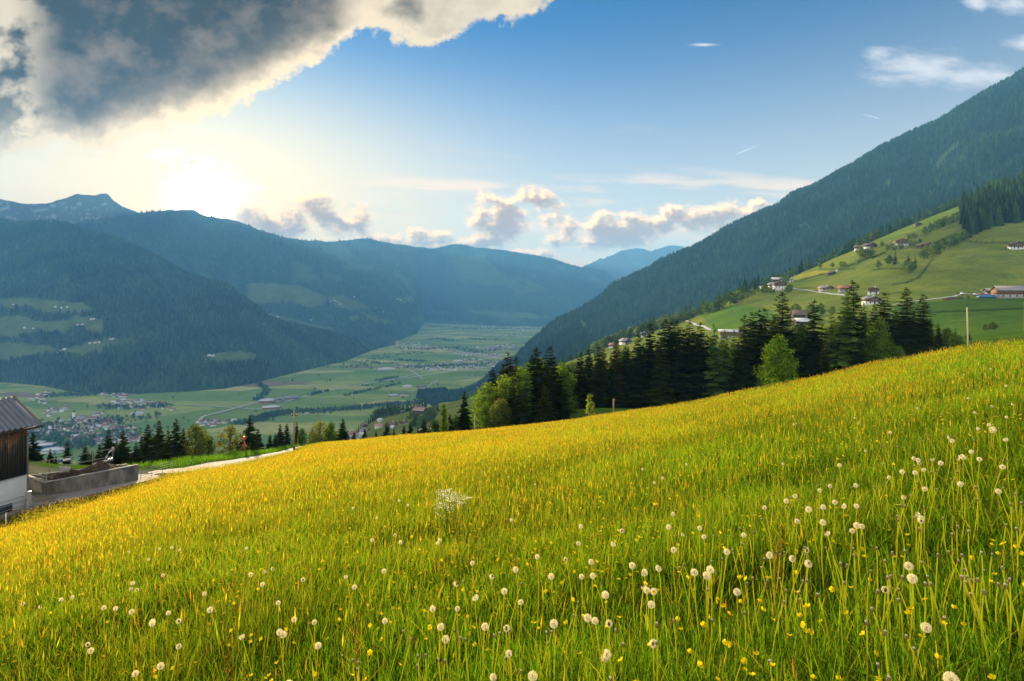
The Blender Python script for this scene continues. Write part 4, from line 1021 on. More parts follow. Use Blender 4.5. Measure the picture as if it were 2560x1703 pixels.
vline(c4([(1000,1060),(1200,1070),(1400,1050),(1600,1090),(1800,1050)]), 260, 40); vline(c4([(1050,1200),(1300,1190),(1500,1180),(1700,1170)]), 260, 30); vline(c4([(1200,900),(1500,920),(1900,920)]), 260, 60)
vline(c4([(700,1330),(940,1330)]), 10, 5); vline(c4([(380,1400),(430,1380)]), 12, 5); vline(c4([(700,1390),(800,1360)]), 14, 6)
vline(c2([(270,560),(500,590),(700,560),(900,560),(1100,540),(1300,520),(1500,470)]), 200, 40); vline(c2([(330,660),(600,700),(900,690),(1200,660),(1400,640)]), 260, 40); vline(c2([(560,790),(700,780),(900,750)]), 90, 25)
vline(c2([(480,280),(700,270),(950,265)]), 130, 22); vline(c2([(1000,380),(1200,400),(1450,390),(1700,370)]), 110, 18)
for a in range(60): X_ = rng.uniform(300, 1400); Y_ = rng.uniform(905, 1060); vt.append(tuple(vp(X_, Y_)))
vt = np.array(vt)
forest('woodland', vt, hh(len(vt), 7, 15), TB, tcol(vt, (.042, .080, .030)), 'far trees lining the river, fields and gardens of the valley')
# ------------------------------------------------------------------ buildings
def mcol(name, c1, c2=None, scale=2.0, rough=.8, **k): return mat_plain(name, c1, c2 or tuple(x * .8 for x in c1), scale, rough, **k)
M_WHITE = mcol('white_render', (.74, .74, .72), (.62, .62, .61), .9, .85, bump=.05)
M_CREAM = mcol('cream_render', (.66, .58, .44)); M_GREYW = mcol('grey_concrete', (.30, .295, .28), (.22, .21, .20), 1.5, .9, bump=.25)
M_TIMBER = mat_plain('brown_timber', (.095, .050, .026), (.15, .080, .040), 2.5, .8, .2, 12, stretch=(1, 1, .15)); M_DARKT = mat_plain('dark_timber', (.040, .027, .020), (.075, .050, .034), 2.5, .85, .2, 12, stretch=(1, 1, .15))
M_ORANGET = mat_plain('fresh_timber', (.15, .062, .024), (.21, .090, .034), 2.0, .75, .1, 10, stretch=(1, 1, .2))
M_RGREY = mat_plain('grey_roof', (.20, .19, .20), (.27, .26, .27), 1.2, .55); M_RRED = mat_plain('red_roof', (.23, .085, .060), (.31, .12, .085), 1.2, .75); M_RBRN = mat_plain('brown_roof', (.10, .066, .052), (.15, .10, .078), 1.2, .8)
M_RMET = mat_plain('pale_metal_roof', (.50, .51, .53), (.60, .61, .62), 1.0, .35); M_ROOFPINK = mat_plain('weathered_red_roof', (.34, .20, .17), (.42, .26, .22), 1.0, .8)
M_GLASS = mat_plain('dark_window', (.025, .03, .036), (.045, .05, .058), .5, .15); M_BLUE = mat_plain('blue_sheet', (.035, .11, .30), (.05, .15, .36), 1.5, .5)
M_METAL = mat_plain('galvanised_metal', (.30, .31, .32), (.42, .43, .44), 3.0, .4, metallic=.7)
WIN = MB().box((-.45, -.05, -.55), (.45, .05, .55)).build('window'); DOORM = MB().box((-.55, -.05, 0), (.55, .05, 2.1)).build('door')
def house(label, p, rot, w, d, h, roofh, low, up, roof, frac=.5, balcony=True, chim=True, group=None, name='house', oh=1.0, win=True, cat='house', bank=1.5):
    """gabled house: gable faces local -y; w wide, d deep, eaves at h, ridge at h + roofh"""
    t = thing(name, label, cat, tuple(p), rot, group)
    hb = h * frac; x = w / 2
    b = MB(); b.box((-x, -d/2, -bank), (x, d/2, hb)); ob('lower_wall', b.build('lower_wall'), low, t)
    b = MB(); e = .06; b.prism([(-x - e, hb), (x + e, hb), (x + e, h), (0, h + roofh), (-x - e, h)], -d/2 - e, d/2 + e); u = ob('upper_wall', b.build('upper_wall'), up, t)
    b = MB(); sl = math.atan2(roofh, x); tx = x + oh; zt = h + roofh - (tx) * math.tan(sl); th = .22
    b.prism([(0, h + roofh + .02), (tx, zt + .02), (tx, zt + .02 + th), (0, h + roofh + .04 + th)], -d/2 - oh, d/2 + oh)
    b.prism([(0, h + roofh + .02), (0, h + roofh + .04 + th), (-tx, zt + .02 + th), (-tx, zt + .02)], -d/2 - oh, d/2 + oh)
    r = ob('roof', b.build('roof'), roof, t)
    if chim: ob('chimney', MB().box((x * .3 - .35, -.4, h), (x * .3 + .35, .4, h + roofh + .7)).build('chimney'), M_WHITE, r)
    if balcony:
        b = MB(); b.box((-x * .92, -d/2 - 1.1, hb - .1), (x * .92, -d/2 - .07, hb + .06)); b.box((-x * .92, -d/2 - 1.1, hb + .06), (x * .92, -d/2 - 1.02, hb + .95))
        ob('balcony', b.build('balcony'), up if up is not M_WHITE else M_TIMBER, t)
    if win:
        nw = max(2, int(w / 3))
        for k in range(nw):
            xx = -x + (k + .5) * w / nw
            if k == nw // 2: ob('door', DOORM, M_TIMBER, t, (xx, -d/2 - .02, 0))
            else: ob('window', WIN, M_GLASS, t, (xx, -d/2 - .02, hb * .55))
            ob('window', WIN, M_GLASS, t, (xx, -d/2 - .09, min(hb + (h - hb) * .5 + .4, h - .3)))
        for k in range(max(2, int(d / 4))):
            yy = -d/2 + (k + .5) * d / max(2, int(d / 4))
            for s in (-1, 1): ob('window', WIN, M_GLASS, t, (s * (x + .02), yy, hb * .55), math.pi / 2)
    return t
def hpos(X, Y, d0=180): return hit(X, Y, d0)
R = math.radians
def hs(lab, X, Y, wpx, rot, ratio, h, rh, low, up, roof, d0=180, **k):
    """house whose visible width is wpx photograph pixels"""
    p = hpos(X, Y, d0); w = .78 * wpx * p[1] / F
    return house(lab, p, rot, w, w * ratio, h * w, rh * w, low, up, roof, **k)
c7 = lambda x, y: (2050 + x / 3.484, 450 + y / 3.484); cH = lambda x, y: (1850 + x / 5.238, 620 + y / 5.238); c8 = lambda x, y: (1480 + x / 5.612, 780 + y / 5.612); cV = lambda x, y: (860 + x / 7.857, 1000 + y / 7.857); cF = lambda x, y: (2420 + x / 7.84, 580 + y / 7.84)
GF = 'farmhouses on the far hillside'
hs('dark timber barn with grey roof at the left end of the upper pasture row', *c7(345, 612), 22, R(65), 1.2, .45, .22, M_WHITE, M_DARKT, M_RBRN, chim=False, balcony=False, group=GF)
hs('dark timber chalet with white base at the left end of the upper pasture row', *c7(430, 600), 26, R(8), 1.2, .45, .25, M_WHITE, M_DARKT, M_RBRN, group=GF)
hs('white and red-brown guesthouse with balconies on the upper pasture', *c7(705, 580), 32, R(-15), .8, .58, .16, M_WHITE, M_TIMBER, M_RRED, group=GF, frac=.45)
hs('low dark barn right of the guesthouse', *c7(915, 592), 30, R(20), 1.0, .32, .2, M_DARKT, M_DARKT, M_RBRN, chim=False, balcony=False, win=False, name='barn', cat='barn', group=GF)
hs('small dark hut below the highest pasture corner', *c7(855, 403), 16, R(-25), 1.1, .42, .2, M_TIMBER, M_DARKT, M_RGREY, chim=False, balcony=False, win=False, name='hut', cat='hut', group='field huts')
hs('tiny dark hut highest on the pasture by the forest', *c7(900, 335), 10, R(-25), 1.1, .42, .2, M_DARKT, M_DARKT, M_RGREY, chim=False, balcony=False, win=False, name='hut', cat='hut', group='field huts')
hs('dark field hut below the bright yellow pasture', *c7(92, 828), 20, R(25), .9, .3, .2, M_DARKT, M_DARKT, M_RBRN, chim=False, balcony=False, win=False, name='hut', cat='hut', group='field huts')
hs('white tiny shed at the right tip of the bright yellow pasture', *c7(152, 795), 6, R(0), 1.0, .7, .3, M_WHITE, M_WHITE, M_RGREY, chim=False, balcony=False, win=False, name='shed', cat='shed')
hs('lone chalet with brown timber over a white base, at the right edge of the pasture', *cF(930, 340), 32, R(-12), .9, .48, .22, M_WHITE, M_TIMBER, M_RBRN, group=GF, frac=.42)
hs('long orange timber farm building with a grey roof at the right edge', *cF(800, 1290), 40, R(84), 2.0, .62, .3, M_GREYW, M_ORANGET, M_RGREY, group=GF, frac=.40, balcony=False, chim=False, name='barn', cat='barn')
hs('second orange timber barn behind the big one at the right edge', *cF(1050, 1280), 40, R(20), 1.0, .48, .25, M_GREYW, M_ORANGET, M_RBRN, group=GF, frac=.40, balcony=False, chim=False, name='barn', cat='barn')
hs('low dark open shed with grey roof beside the orange barn', *cF(450, 1225), 32, R(86), .9, .42, .15, M_DARKT, M_DARKT, M_RGREY, group=GF, balcony=False, chim=False, win=False, name='barn', cat='barn')
# hamlet on the spur
hs('big white chalet with brown balconies in the spur hamlet', *cH(520, 548), 36, R(-10), .8, .55, .2, M_WHITE, M_TIMBER, M_RBRN, group='spur hamlet', frac=.62)
hs('white house with dark gable left behind the big chalet', *cH(420, 520), 18, R(25), .9, .6, .25, M_WHITE, M_DARKT, M_RGREY, group='spur hamlet')
hs('dark barn with pale metal roof above the spur hamlet', *cH(480, 440), 26, R(84), 1.1, .4, .2, M_DARKT, M_DARKT, M_RMET, chim=False, balcony=False, win=False, name='barn', cat='barn', group='spur hamlet')
hs('small white cube-like house at the left tip of the spur hamlet', *cH(290, 535), 10, R(5), .9, .8, .15, M_WHITE, M_WHITE, M_RGREY, balcony=False, chim=False, group='spur hamlet', win=False)
hs('white house with brown roof right of the spur hamlet', *cH(660, 448), 17, R(-30), 1.0, .5, .25, M_WHITE, M_WHITE, M_RBRN, balcony=False, group='spur hamlet')
# farms along the lane
hs('pale brown farm with grey roof beside the lane', *cH(1125, 560), 28, R(15), 1.1, .35, .2, M_GREYW, M_ORANGET, M_RGREY, balcony=False, group=GF)
hs('red-brown barn beside the lane behind the tall spruce', *cH(1375, 575), 26, R(40), 1.2, .5, .25, M_GREYW, M_TIMBER, M_RRED, balcony=False, chim=False, group=GF, name='barn', cat='barn')
hs('reddish timber house on a tall white base between spruce tops', *cH(1745, 605), 30, R(-30), .8, .55, .16, M_WHITE, M_TIMBER, M_RRED, group=GF)
hs('wide chalet with blue-grey roof just above the spruce tops', *cH(1720, 735), 42, R(0), .8, .42, .16, M_WHITE, M_TIMBER, M_RGREY, group=GF)
hs('dark brown barn with wide brown roof behind the belt', *cH(760, 935), 40, R(80), .8, .4, .3, M_DARKT, M_DARKT, M_RBRN, balcony=False, chim=False, win=False, name='barn', cat='barn', d0=170, group=GF)
hs('barn with pale pinkish metal roof behind the belt', *cH(800, 1015), 36, R(82), .9, .4, .22, M_DARKT, M_DARKT, M_RMET, balcony=False, chim=False, win=False, name='barn', cat='barn', d0=170, group=GF)
hs('orange timber hall with a flat grey roof above the dark wood', *c8(1935, 350), 40, R(72), 1.5, .46, .10, M_GREYW, M_ORANGET, M_RMET, balcony=False, chim=False, frac=.3, group=GF, oh=1.4)
hs('grey-roofed annex beside the orange timber hall', *c8(2060, 330), 24, R(30), 1.0, .4, .2, M_GREYW, M_GREYW, M_RGREY, balcony=False, chim=False, group=GF)
# left flank houses
hs('dark timber house with grey roof on the wooded flank', *c8(470, 450), 27, R(30), 1.0, .42, .24, M_WHITE, M_DARKT, M_RGREY, group='houses on the wooded flank', d0=300)
hs('small house with red tiled roof on the wooded flank', *c8(290, 500), 18, R(35), .9, .5, .3, M_WHITE, M_TIMBER, M_RRED, group='houses on the wooded flank', d0=300)
hs('white house half hidden behind a spruce tip on the flank', *c8(725, 350), 16, R(-10), .9, .7, .25, M_WHITE, M_DARKT, M_RGREY, group='houses on the wooded flank', d0=300)
hs('slim white house with dark gable above the hidden one', *c8(745, 260), 10, R(-10), .9, .9, .3, M_WHITE, M_DARKT, M_RGREY, group='houses on the wooded flank', d0=300)
hs('dark small hut under the trees by the pale lane', *(1650 + 320 / 3.4836, 600 + 645 / 3.4836), 12, R(0), 1.0, .5, .25, M_GREYW, M_DARKT, M_RBRN, balcony=False, chim=False, win=False, name='hut', cat='hut', group='field huts', d0=300)
# hamlet below
VL = [('barn with weathered pink roof at the left of the lower hamlet',130,570,24,60,M_TIMBER,M_TIMBER,M_ROOFPINK),('dark chalet with white base in the lower hamlet',415,545,20,20,M_WHITE,M_DARKT,M_RBRN),('white house with sunlit roof before the dark trees',715,425,15,30,M_WHITE,M_WHITE,M_RMET),
      ('white long house with pinkish roof in the lower hamlet',695,545,20,78,M_WHITE,M_WHITE,M_ROOFPINK),('red-walled house in the lower hamlet',950,510,20,75,M_TIMBER,M_RRED,M_RBRN),('white house with flower balcony at the upper edge of the lower hamlet',1165,470,18,-20,M_WHITE,M_TIMBER,M_RBRN),
      ('grey roofed dark barn high on the lower slope',1500,270,32,70,M_DARKT,M_DARKT,M_ROOFPINK),('small hay hut by the row of conifers',1150,205,12,20,M_DARKT,M_DARKT,M_RGREY),('white based farmhouse with wide brown roof beside the columnar tree',1750,550,26,80,M_WHITE,M_DARKT,M_RBRN),
      ('grey blue roofed house in the lower hamlet',190,620,24,75,M_GREYW,M_GREYW,M_RGREY),('house with long red-brown roof near the hamlet lane',230,690,24,75,M_WHITE,M_GREYW,M_RRED),('lowest white house of the lower hamlet',290,780,16,10,M_WHITE,M_WHITE,M_RGREY),('grey house right of the hamlet lane',410,640,20,70,M_WHITE,M_GREYW,M_RGREY),('small blue-grey shed below the red-walled house',970,560,14,40,M_GREYW,M_GREYW,M_RMET),('low dark shed before the meadow edge',1160,610,10,10,M_DARKT,M_DARKT,M_RBRN)]
for lab, X, Y, wpx, rot, lo_, up_, rf in VL:
    sml = 'barn' in lab or 'hut' in lab or 'shed' in lab
    hs(lab, *cV(X, Y), wpx, R(rot), 1.15, .42, .24, lo_, up_, rf, d0=300, balcony=not sml and up_ is not M_WHITE, chim=not sml, win=not sml, group='houses of the lower hamlet', name='barn' if 'barn' in lab else 'hut' if 'hut' in lab else 'shed' if 'shed' in lab else 'house', cat='barn' if 'barn' in lab else 'hut' if 'hut' in lab else 'shed' if 'shed' in lab else 'house')
# cars and a sheet by the right-hand farm
def car(lab, X, Y, paint, rot):
    p = hit(X, Y, 150); t = thing('parked_car', lab, 'car', tuple(p), rot, 'cars parked at the farm')
    b = MB(); b.prism([(-2.1, .35), (2.1, .35), (2.15, .85), (1.3, .95), (.75, 1.42), (-1.2, 1.45), (-1.95, .95), (-2.15, .85)], -.85, .85); ob('body', b.build('body'), paint, t)
    b = MB(); b.prism([(1.1, .97), (.68, 1.36), (-1.12, 1.38), (-1.7, .97)], -.87, .87); ob('window', b.build('window'), M_GLASS, t)
    for x in (-1.35, 1.35):
        for y in (-.8, .8):
            b = MB(); b.tube(np.array([[x, y - .1, .33], [x, y + .1, .33]]), .33, 12); ob('wheel', b.build('wheel'), M_GLASS, t)
    return t
M_PW = mat_plain('white_paint', (.72, .72, .72), (.76, .76, .76), 1, .3); M_PR = mat_plain('red_paint', (.35, .05, .035), (.42, .06, .04), 1, .3)
car('white car at the left end of the farm yard', *cF(160, 1245), M_PW, R(10)); car('red car second in the farm yard row', *cF(285, 1245), M_PR, R(0)); car('white car parked in front of the dark shed', *cF(380, 1235), M_PW, R(5)); car('white van-like car beside the orange barn', *cF(505, 1235), M_PW, R(0))
car('white car standing alone by the ploughed patch', *c7(1245, 1000), M_PW, R(20))
p = hit(*cF(460, 1285), 150); t = thing('silage_sheet', 'blue sheet over a long low heap before the right-hand farm', 'sheet', tuple(p), R(0)); ob('cover', MB().prism([(-9, 0), (9, 0), (8, 1.1), (5, 1.7), (-5, 1.7), (-8, 1.1)], -2, 2).build('cover'), M_BLUE, t)

# ---- the villages of the valley floor
def far_house_meshes():
    out = []
    for k, (w, d, h, rh) in enumerate(((11, 14, 5.5, 3.2), (9, 11, 5, 2.8), (13, 18, 6, 3.6), (8, 10, 4.5, 2.5))):
        x = w / 2; b = MB(); b.prism([(-x, -1), (x, -1), (x, h), (0, h + rh), (-x, h)], -d/2, d/2); wm = b.build('wall')
        r = MB(); tx = x + .9; zt = h - .9 * rh / x
        r.prism([(0, h + rh + .05), (tx, zt + .05), (tx, zt + .4), (0, h + rh + .45)], -d/2 - .9, d/2 + .9); r.prism([(0, h + rh + .05), (0, h + rh + .45), (-tx, zt + .4), (-tx, zt + .05)], -d/2 - .9, d/2 + .9)
        out.append((wm, r.build('roof')))
    return out
FH = far_house_meshes()
WALLS = [M_WHITE, M_WHITE, M_CREAM, M_WHITE]; ROOFS = [(M_RGREY, 'grey'), (M_RRED, 'red'), (M_RBRN, 'brown'), (M_RMET, 'pale metal')]
fhm = {}
def far_mesh(k, part, mat):
    key = (k, part, mat.name)
    if key not in fhm:
        me = FH[k][part].copy(); me.materials.clear(); me.materials.append(mat); fhm[key] = me
    return fhm[key]
hcount = 0; far_rest = []
def village(polys, n, where, group, solo):
    global hcount
    pts = []
    for poly in polys:
        xs = [a for a, b in poly]; ys = [b for a, b in poly]; g = 0
        while g < n // len(polys):
            X = rng.uniform(min(xs), max(xs)); Y = rng.uniform(min(ys), max(ys))
            if inpoly(np.array(X), np.array(Y), poly):
                p = vp(X, Y); g += 1
                if all(abs(p[0] - a[0]) + abs(p[1] - a[1]) > 16 for a in pts): pts.append(p)
    pts.sort(key=lambda p: p[1])
    for i, p in enumerate(pts):
        k = int(rng.integers(4)); wm = WALLS[int(rng.integers(4))]; rm, rn = ROOFS[[0, 0, 1, 1, 2, 2, 0, 3][int(rng.integers(8))]]; rot = R(20 + 90 * rng.integers(2) + rng.normal(0, 12))
        if i < solo:
            t = thing('house', f'far house with a {rn} roof {where}', 'house', tuple(p), rot, group); hcount += 1
            ob('wall', far_mesh(k, 0, wm), None, t); ob('roof', far_mesh(k, 1, rm), None, t)
        else: far_rest.append((p, k, wm, rm, rot))
village([c2([(300,560),(560,530),(900,500),(1250,560),(1400,620),(1380,720),(1100,760),(900,740),(600,700),(330,640)])], 230, 'in the large village beyond the barn', 'houses of the large valley village', 125)
village([c2([(680,500),(950,440),(1100,440),(1100,520),(700,540)])], 34, 'near the church of the large village', 'houses of the large valley village', 26)
village([c2([(1000,345),(1330,310),(1500,340),(1640,350),(1700,420),(1450,410),(1200,420),(1100,370)])], 70, 'in the hamlet beyond the large village', 'houses of the middle valley hamlet', 40)
village([c2([(960,260),(1200,235),(1290,270),(1180,300)]), c2([(270,300),(500,230),(530,270),(380,330),(500,350),(420,355)]), c2([(380,420),(650,380),(680,410),(480,480)])], 66, 'below the foot of the dark mountain', 'houses at the foot of the dark mountain', 36)
village([c3([(200,385),(360,350),(530,370),(420,405),(240,425)])], 26, 'in the row seen through the roadside trees', 'houses behind the roadside trees', 16)
village([c4([(990,1180),(1330,1170),(1450,1140),(1550,1130),(1730,1150),(1700,1190),(1450,1220),(1200,1215),(1000,1200)])], 190, 'in the long mid-valley village', 'houses of the long middle village', 26)
village([c4([(1380,1070),(1550,1090),(1740,1100),(1730,1130),(1500,1115),(1390,1090)])], 120, '', '', 0); village([c4([(940,1010),(1100,1010),(1400,1060),(1390,1075),(1100,1050),(940,1040)])], 60, '', '', 0)
village([c4([(1500,1050),(1700,1045),(1850,1020),(1860,1055),(1650,1070)])], 90, '', '', 0); village([c4([(1200,885),(1500,880),(1650,880),(1950,905),(1950,935),(1600,930),(1300,915)])], 150, '', '', 0); village([c4([(1095,845),(1180,835),(1180,855),(1100,860)]), c4([(1750,960),(1950,950),(1900,990),(1750,990)])], 50, '', '', 0)
def rest_houses():
    for mat in {r[2].name: r[2] for r in far_rest}.values(): pass
    V = []; Q = []; T = []; C = []; off = 0
    colr = {'white_render': (.70, .70, .70), 'cream_render': (.62, .55, .42), 'grey_roof': (.22, .21, .22), 'red_roof': (.27, .10, .075), 'brown_roof': (.12, .08, .06), 'pale_metal_roof': (.55, .56, .57)}
    for p, k, wm, rm, rot in far_rest:
        for part, mat in ((0, wm), (1, rm)):
            me = FH[k][part]; v = np.empty(len(me.vertices) * 3, np.float32); me.vertices.foreach_get('co', v); v = v.reshape(-1, 3)
            c, s = math.cos(rot), math.sin(rot); v = np.column_stack([v[:, 0] * c - v[:, 1] * s + p[0], v[:, 0] * s + v[:, 1] * c + p[1], v[:, 2] + p[2]])
            for f in me.polygons: (Q if len(f.vertices) == 4 else T).append([i + off for i in f.vertices])
            V.append(v); C.append(np.tile(colr[mat.name], (len(v), 1))); off += len(v)
    m = mat_plain('village_render', (.95, .95, .95), (1, 1, 1), .1, .8, attr=True)
    o = ob('distant_village', mesh_np('distant_village', np.vstack(V), Q, T, np.vstack(C)), m); tag(o, 'blur of tiny houses in the farthest villages of the valley', 'village', None, 'stuff')
rest_houses()
# church
p = vp(*c2([(725, 512)])[0]); t = thing('church', 'white village church with a slim tower and dark onion dome', 'church', tuple(p), R(10))
ob('tower', MB().box((-3.5, -3.5, -1), (3.5, 3.5, 26)).build('tower'), M_WHITE, t)
z = np.array([26, 27.5, 30, 32.5, 34, 36, 38, 43.]); ob('dome', (lambda b: b.tube(np.column_stack([z * 0, np.arange(8) * 1e-5, z]), np.array([3.9, 3.4, 4.2, 3.4, 1.8, 1.4, .8, .1]), 10).build('dome', True))(MB()), M_RBRN, t)
b = MB(); b.prism([(-7, -1), (7, -1), (7, 9), (0, 15), (-7, 9)], 0, 26); nv = ob('nave', b.build('nave'), M_WHITE, t, (3.5, 0, 0), R(-80))
b = MB(); b.prism([(0, 15.1), (7.8, 8.4), (7.8, 8.9), (0, 15.6)], -.5, 26.5); b.prism([(0, 15.1), (0, 15.6), (-7.8, 8.9), (-7.8, 8.4)], -.5, 26.5); ob('roof', b.build('roof'), M_RGREY, nv)
for zz in (8, 20): ob('window', MB().box((-.9, -3.56, zz), (.9, -3.4, zz + 3)).build('window'), M_GLASS, t)
# works and halls on the valley floor
def hall(lab, px, w, d, h, rot, wall, roof, name='hall', cat='hall'):
    p = vp(*px); t = thing(name, lab, cat, tuple(p), R(rot)); ob('wall', MB().box((-w/2, -d/2, -1), (w/2, d/2, h)).build('wall'), wall, t)
    ob('roof', MB().prism([(-w/2 - .8, h), (w/2 + .8, h), (w/2 + .8, h + .5), (0, h + .5 + w * .05), (-w/2 - .8, h + .5)], -d/2 - .8, d/2 + .8).build('roof'), roof, t)
    b = MB(); b.box((-w/2 + 2, -d/2 - .06, h * .55), (w/2 - 2, -d/2 + .1, h * .78)); ob('window', b.build('window'), M_GLASS, t)
    return t
hall('flat works hall with pale roof and reddish wall on the valley floor', c3([(815,205)])[0], 56, 42, 12, 12, M_RRED, M_RMET)
hall('grey cube-shaped tower block beside the works hall', c3([(925,205)])[0], 20, 18, 22, 12, M_GREYW, M_RGREY, 'tower_block', 'building')
hall('dark long shed beyond the grey tower block', c3([(1030,178)])[0], 60, 30, 12, 20, M_GREYW, M_RGREY); hall('lower brick hall with pale roof in front of the works', c3([(850,255)])[0], 60, 34, 7, 20, M_RRED, M_RMET)
hall('white greenhouse hall alone in the fields', c3([(2065,65)])[0], 42, 22, 7, 5, M_WHITE, M_RMET); hall('dark barns right of the white greenhouse', c3([(2190,70)])[0], 50, 16, 6, 8, M_GREYW, M_RBRN); hall('grey farm hall by the field lane', c3([(1940,150)])[0], 40, 16, 7, 10, M_GREYW, M_RMET); hall('long low farm shed right of the grey farm hall', c3([(2030,140)])[0], 52, 16, 7, 10, M_WHITE, M_RBRN)
hall('white flat shop hall at the left end of the middle village', c4([(930,1212)])[0], 90, 40, 9, 10, M_WHITE, M_RMET); hall('white block at the road in the middle village', c4([(1265,1215)])[0], 40, 24, 12, 10, M_WHITE, M_RGREY); hall('white hall in the heart of the middle village', c4([(1440,1155)])[0], 60, 30, 9, 10, M_WHITE, M_RMET)
hall('blue glazed factory beside the barn roof', c2([(445,790)])[0], 40, 26, 12, 15, M_BLUE, M_RMET, 'factory', 'factory'); hall('white flat factory hall in front of the blue one', c2([(545,820)])[0], 56, 30, 8, 15, M_WHITE, M_RMET, 'factory', 'factory'); hall('pale hall in the middle of the large village', c2([(1345,460)])[0], 38, 18, 8, 15, M_WHITE, M_RMET); hall('cream school-like block near the church', c2([(905,515)])[0], 34, 16, 10, 12, M_CREAM, M_RRED); hall('second blue-grey hall behind the factory', c2([(360,760)])[0], 36, 22, 9, 15, M_GREYW, M_RMET)
# farms on the slopes across the valley
def slope_farm(fan, X, Y, lab, k, rm):
    tt = np.linspace(0, 1, 300); pp = fan.at(np.full(300, X), tt); yy = HY - F * pp[:, 2] / pp[:, 1]; i = int(np.argmin(np.abs(yy - Y))); p = pp[i]
    t = thing('house', lab, 'house', tuple(p), R(rng.uniform(0, 90)), 'farms on the slopes across the valley'); t.scale = (1.2, 1.2, 1.2); ob('wall', far_mesh(k, 0, M_WHITE), None, t); ob('roof', far_mesh(k, 1, rm), None, t)
for X, Y in PX([(95,888),(395,912),(440,915),(480,912),(665,995),(650,998),(560,1035),(590,1032),(180,1058),(235,1060),(640,1170),(680,1163),(710,1160),(795,1138),(430,1222),(460,1215),(420,1238),(1490,1255),(1515,1258)], 2.851, 0, 450): slope_farm(FL3, X, Y, 'tiny farmhouse on the clearings of the dark slope', int(rng.integers(4)), [M_RGREY, M_RBRN, M_RRED][int(rng.integers(3))])
for X, Y in PX([(455,640),(480,645),(150,832),(160,836),(530,725),(560,720),(580,730),(600,745),(850,770),(905,800),(1010,712),(1030,715),(700,690),(390,860)], 2.851, 640, 500): slope_farm(FL1, X, Y, 'tiny farmhouse on the hazy terraces of the long ridge', int(rng.integers(4)), [M_RGREY, M_RBRN, M_RRED][int(rng.integers(3))])
# pylons
def pylon_mesh(h=42):
    b = MB(); r = .28
    for sx_ in (-1, 1):
        for sy_ in (-1, 1): b.tube(np.array([[sx_*3.2, sy_*3.2, 0], [sx_*.9, sy_*.9, h*.62], [sx_*.3, sy_*.3, h]]), r, 4)
    for f in (.15, .3, .45, .6, .75):
        w = 3.2 * (1 - f) + .4
        for a in ((-1,-1,1,-1),(1,-1,1,1),(1,1,-1,1),(-1,1,-1,-1)): b.tube(np.array([[a[0]*w, a[1]*w, h*f], [a[2]*w*.85, a[3]*w*.85, h*(f+.13)]]), r * .6, 4)
    lat = b.build('lattice'); c = MB()
    for f, L_ in ((.68, 7), (.8, 8.5), (.92, 5.5)): c.tube(np.array([[-L_, 0, h*f], [L_, 0, h*f]]), r, 4)
    return lat, c.build('crossarm')
LAT, XA = pylon_mesh()
for i, (X, Y) in enumerate(sorted(c4([(472,1478),(945,1445),(1115,1425),(1172,1390),(1383,1345),(1507,1312),(1540,1300)]) + c3([(1305,245)]))):
    t = thing('electricity_pylon', f'grey lattice pylon on the valley fields, {ordinal(i)} from the left', 'pylon', tuple(vp(X, Y)), R(20), 'pylons of the valley line'); ob('lattice', LAT, M_METAL, t); ob('crossarm', XA, M_METAL, t)

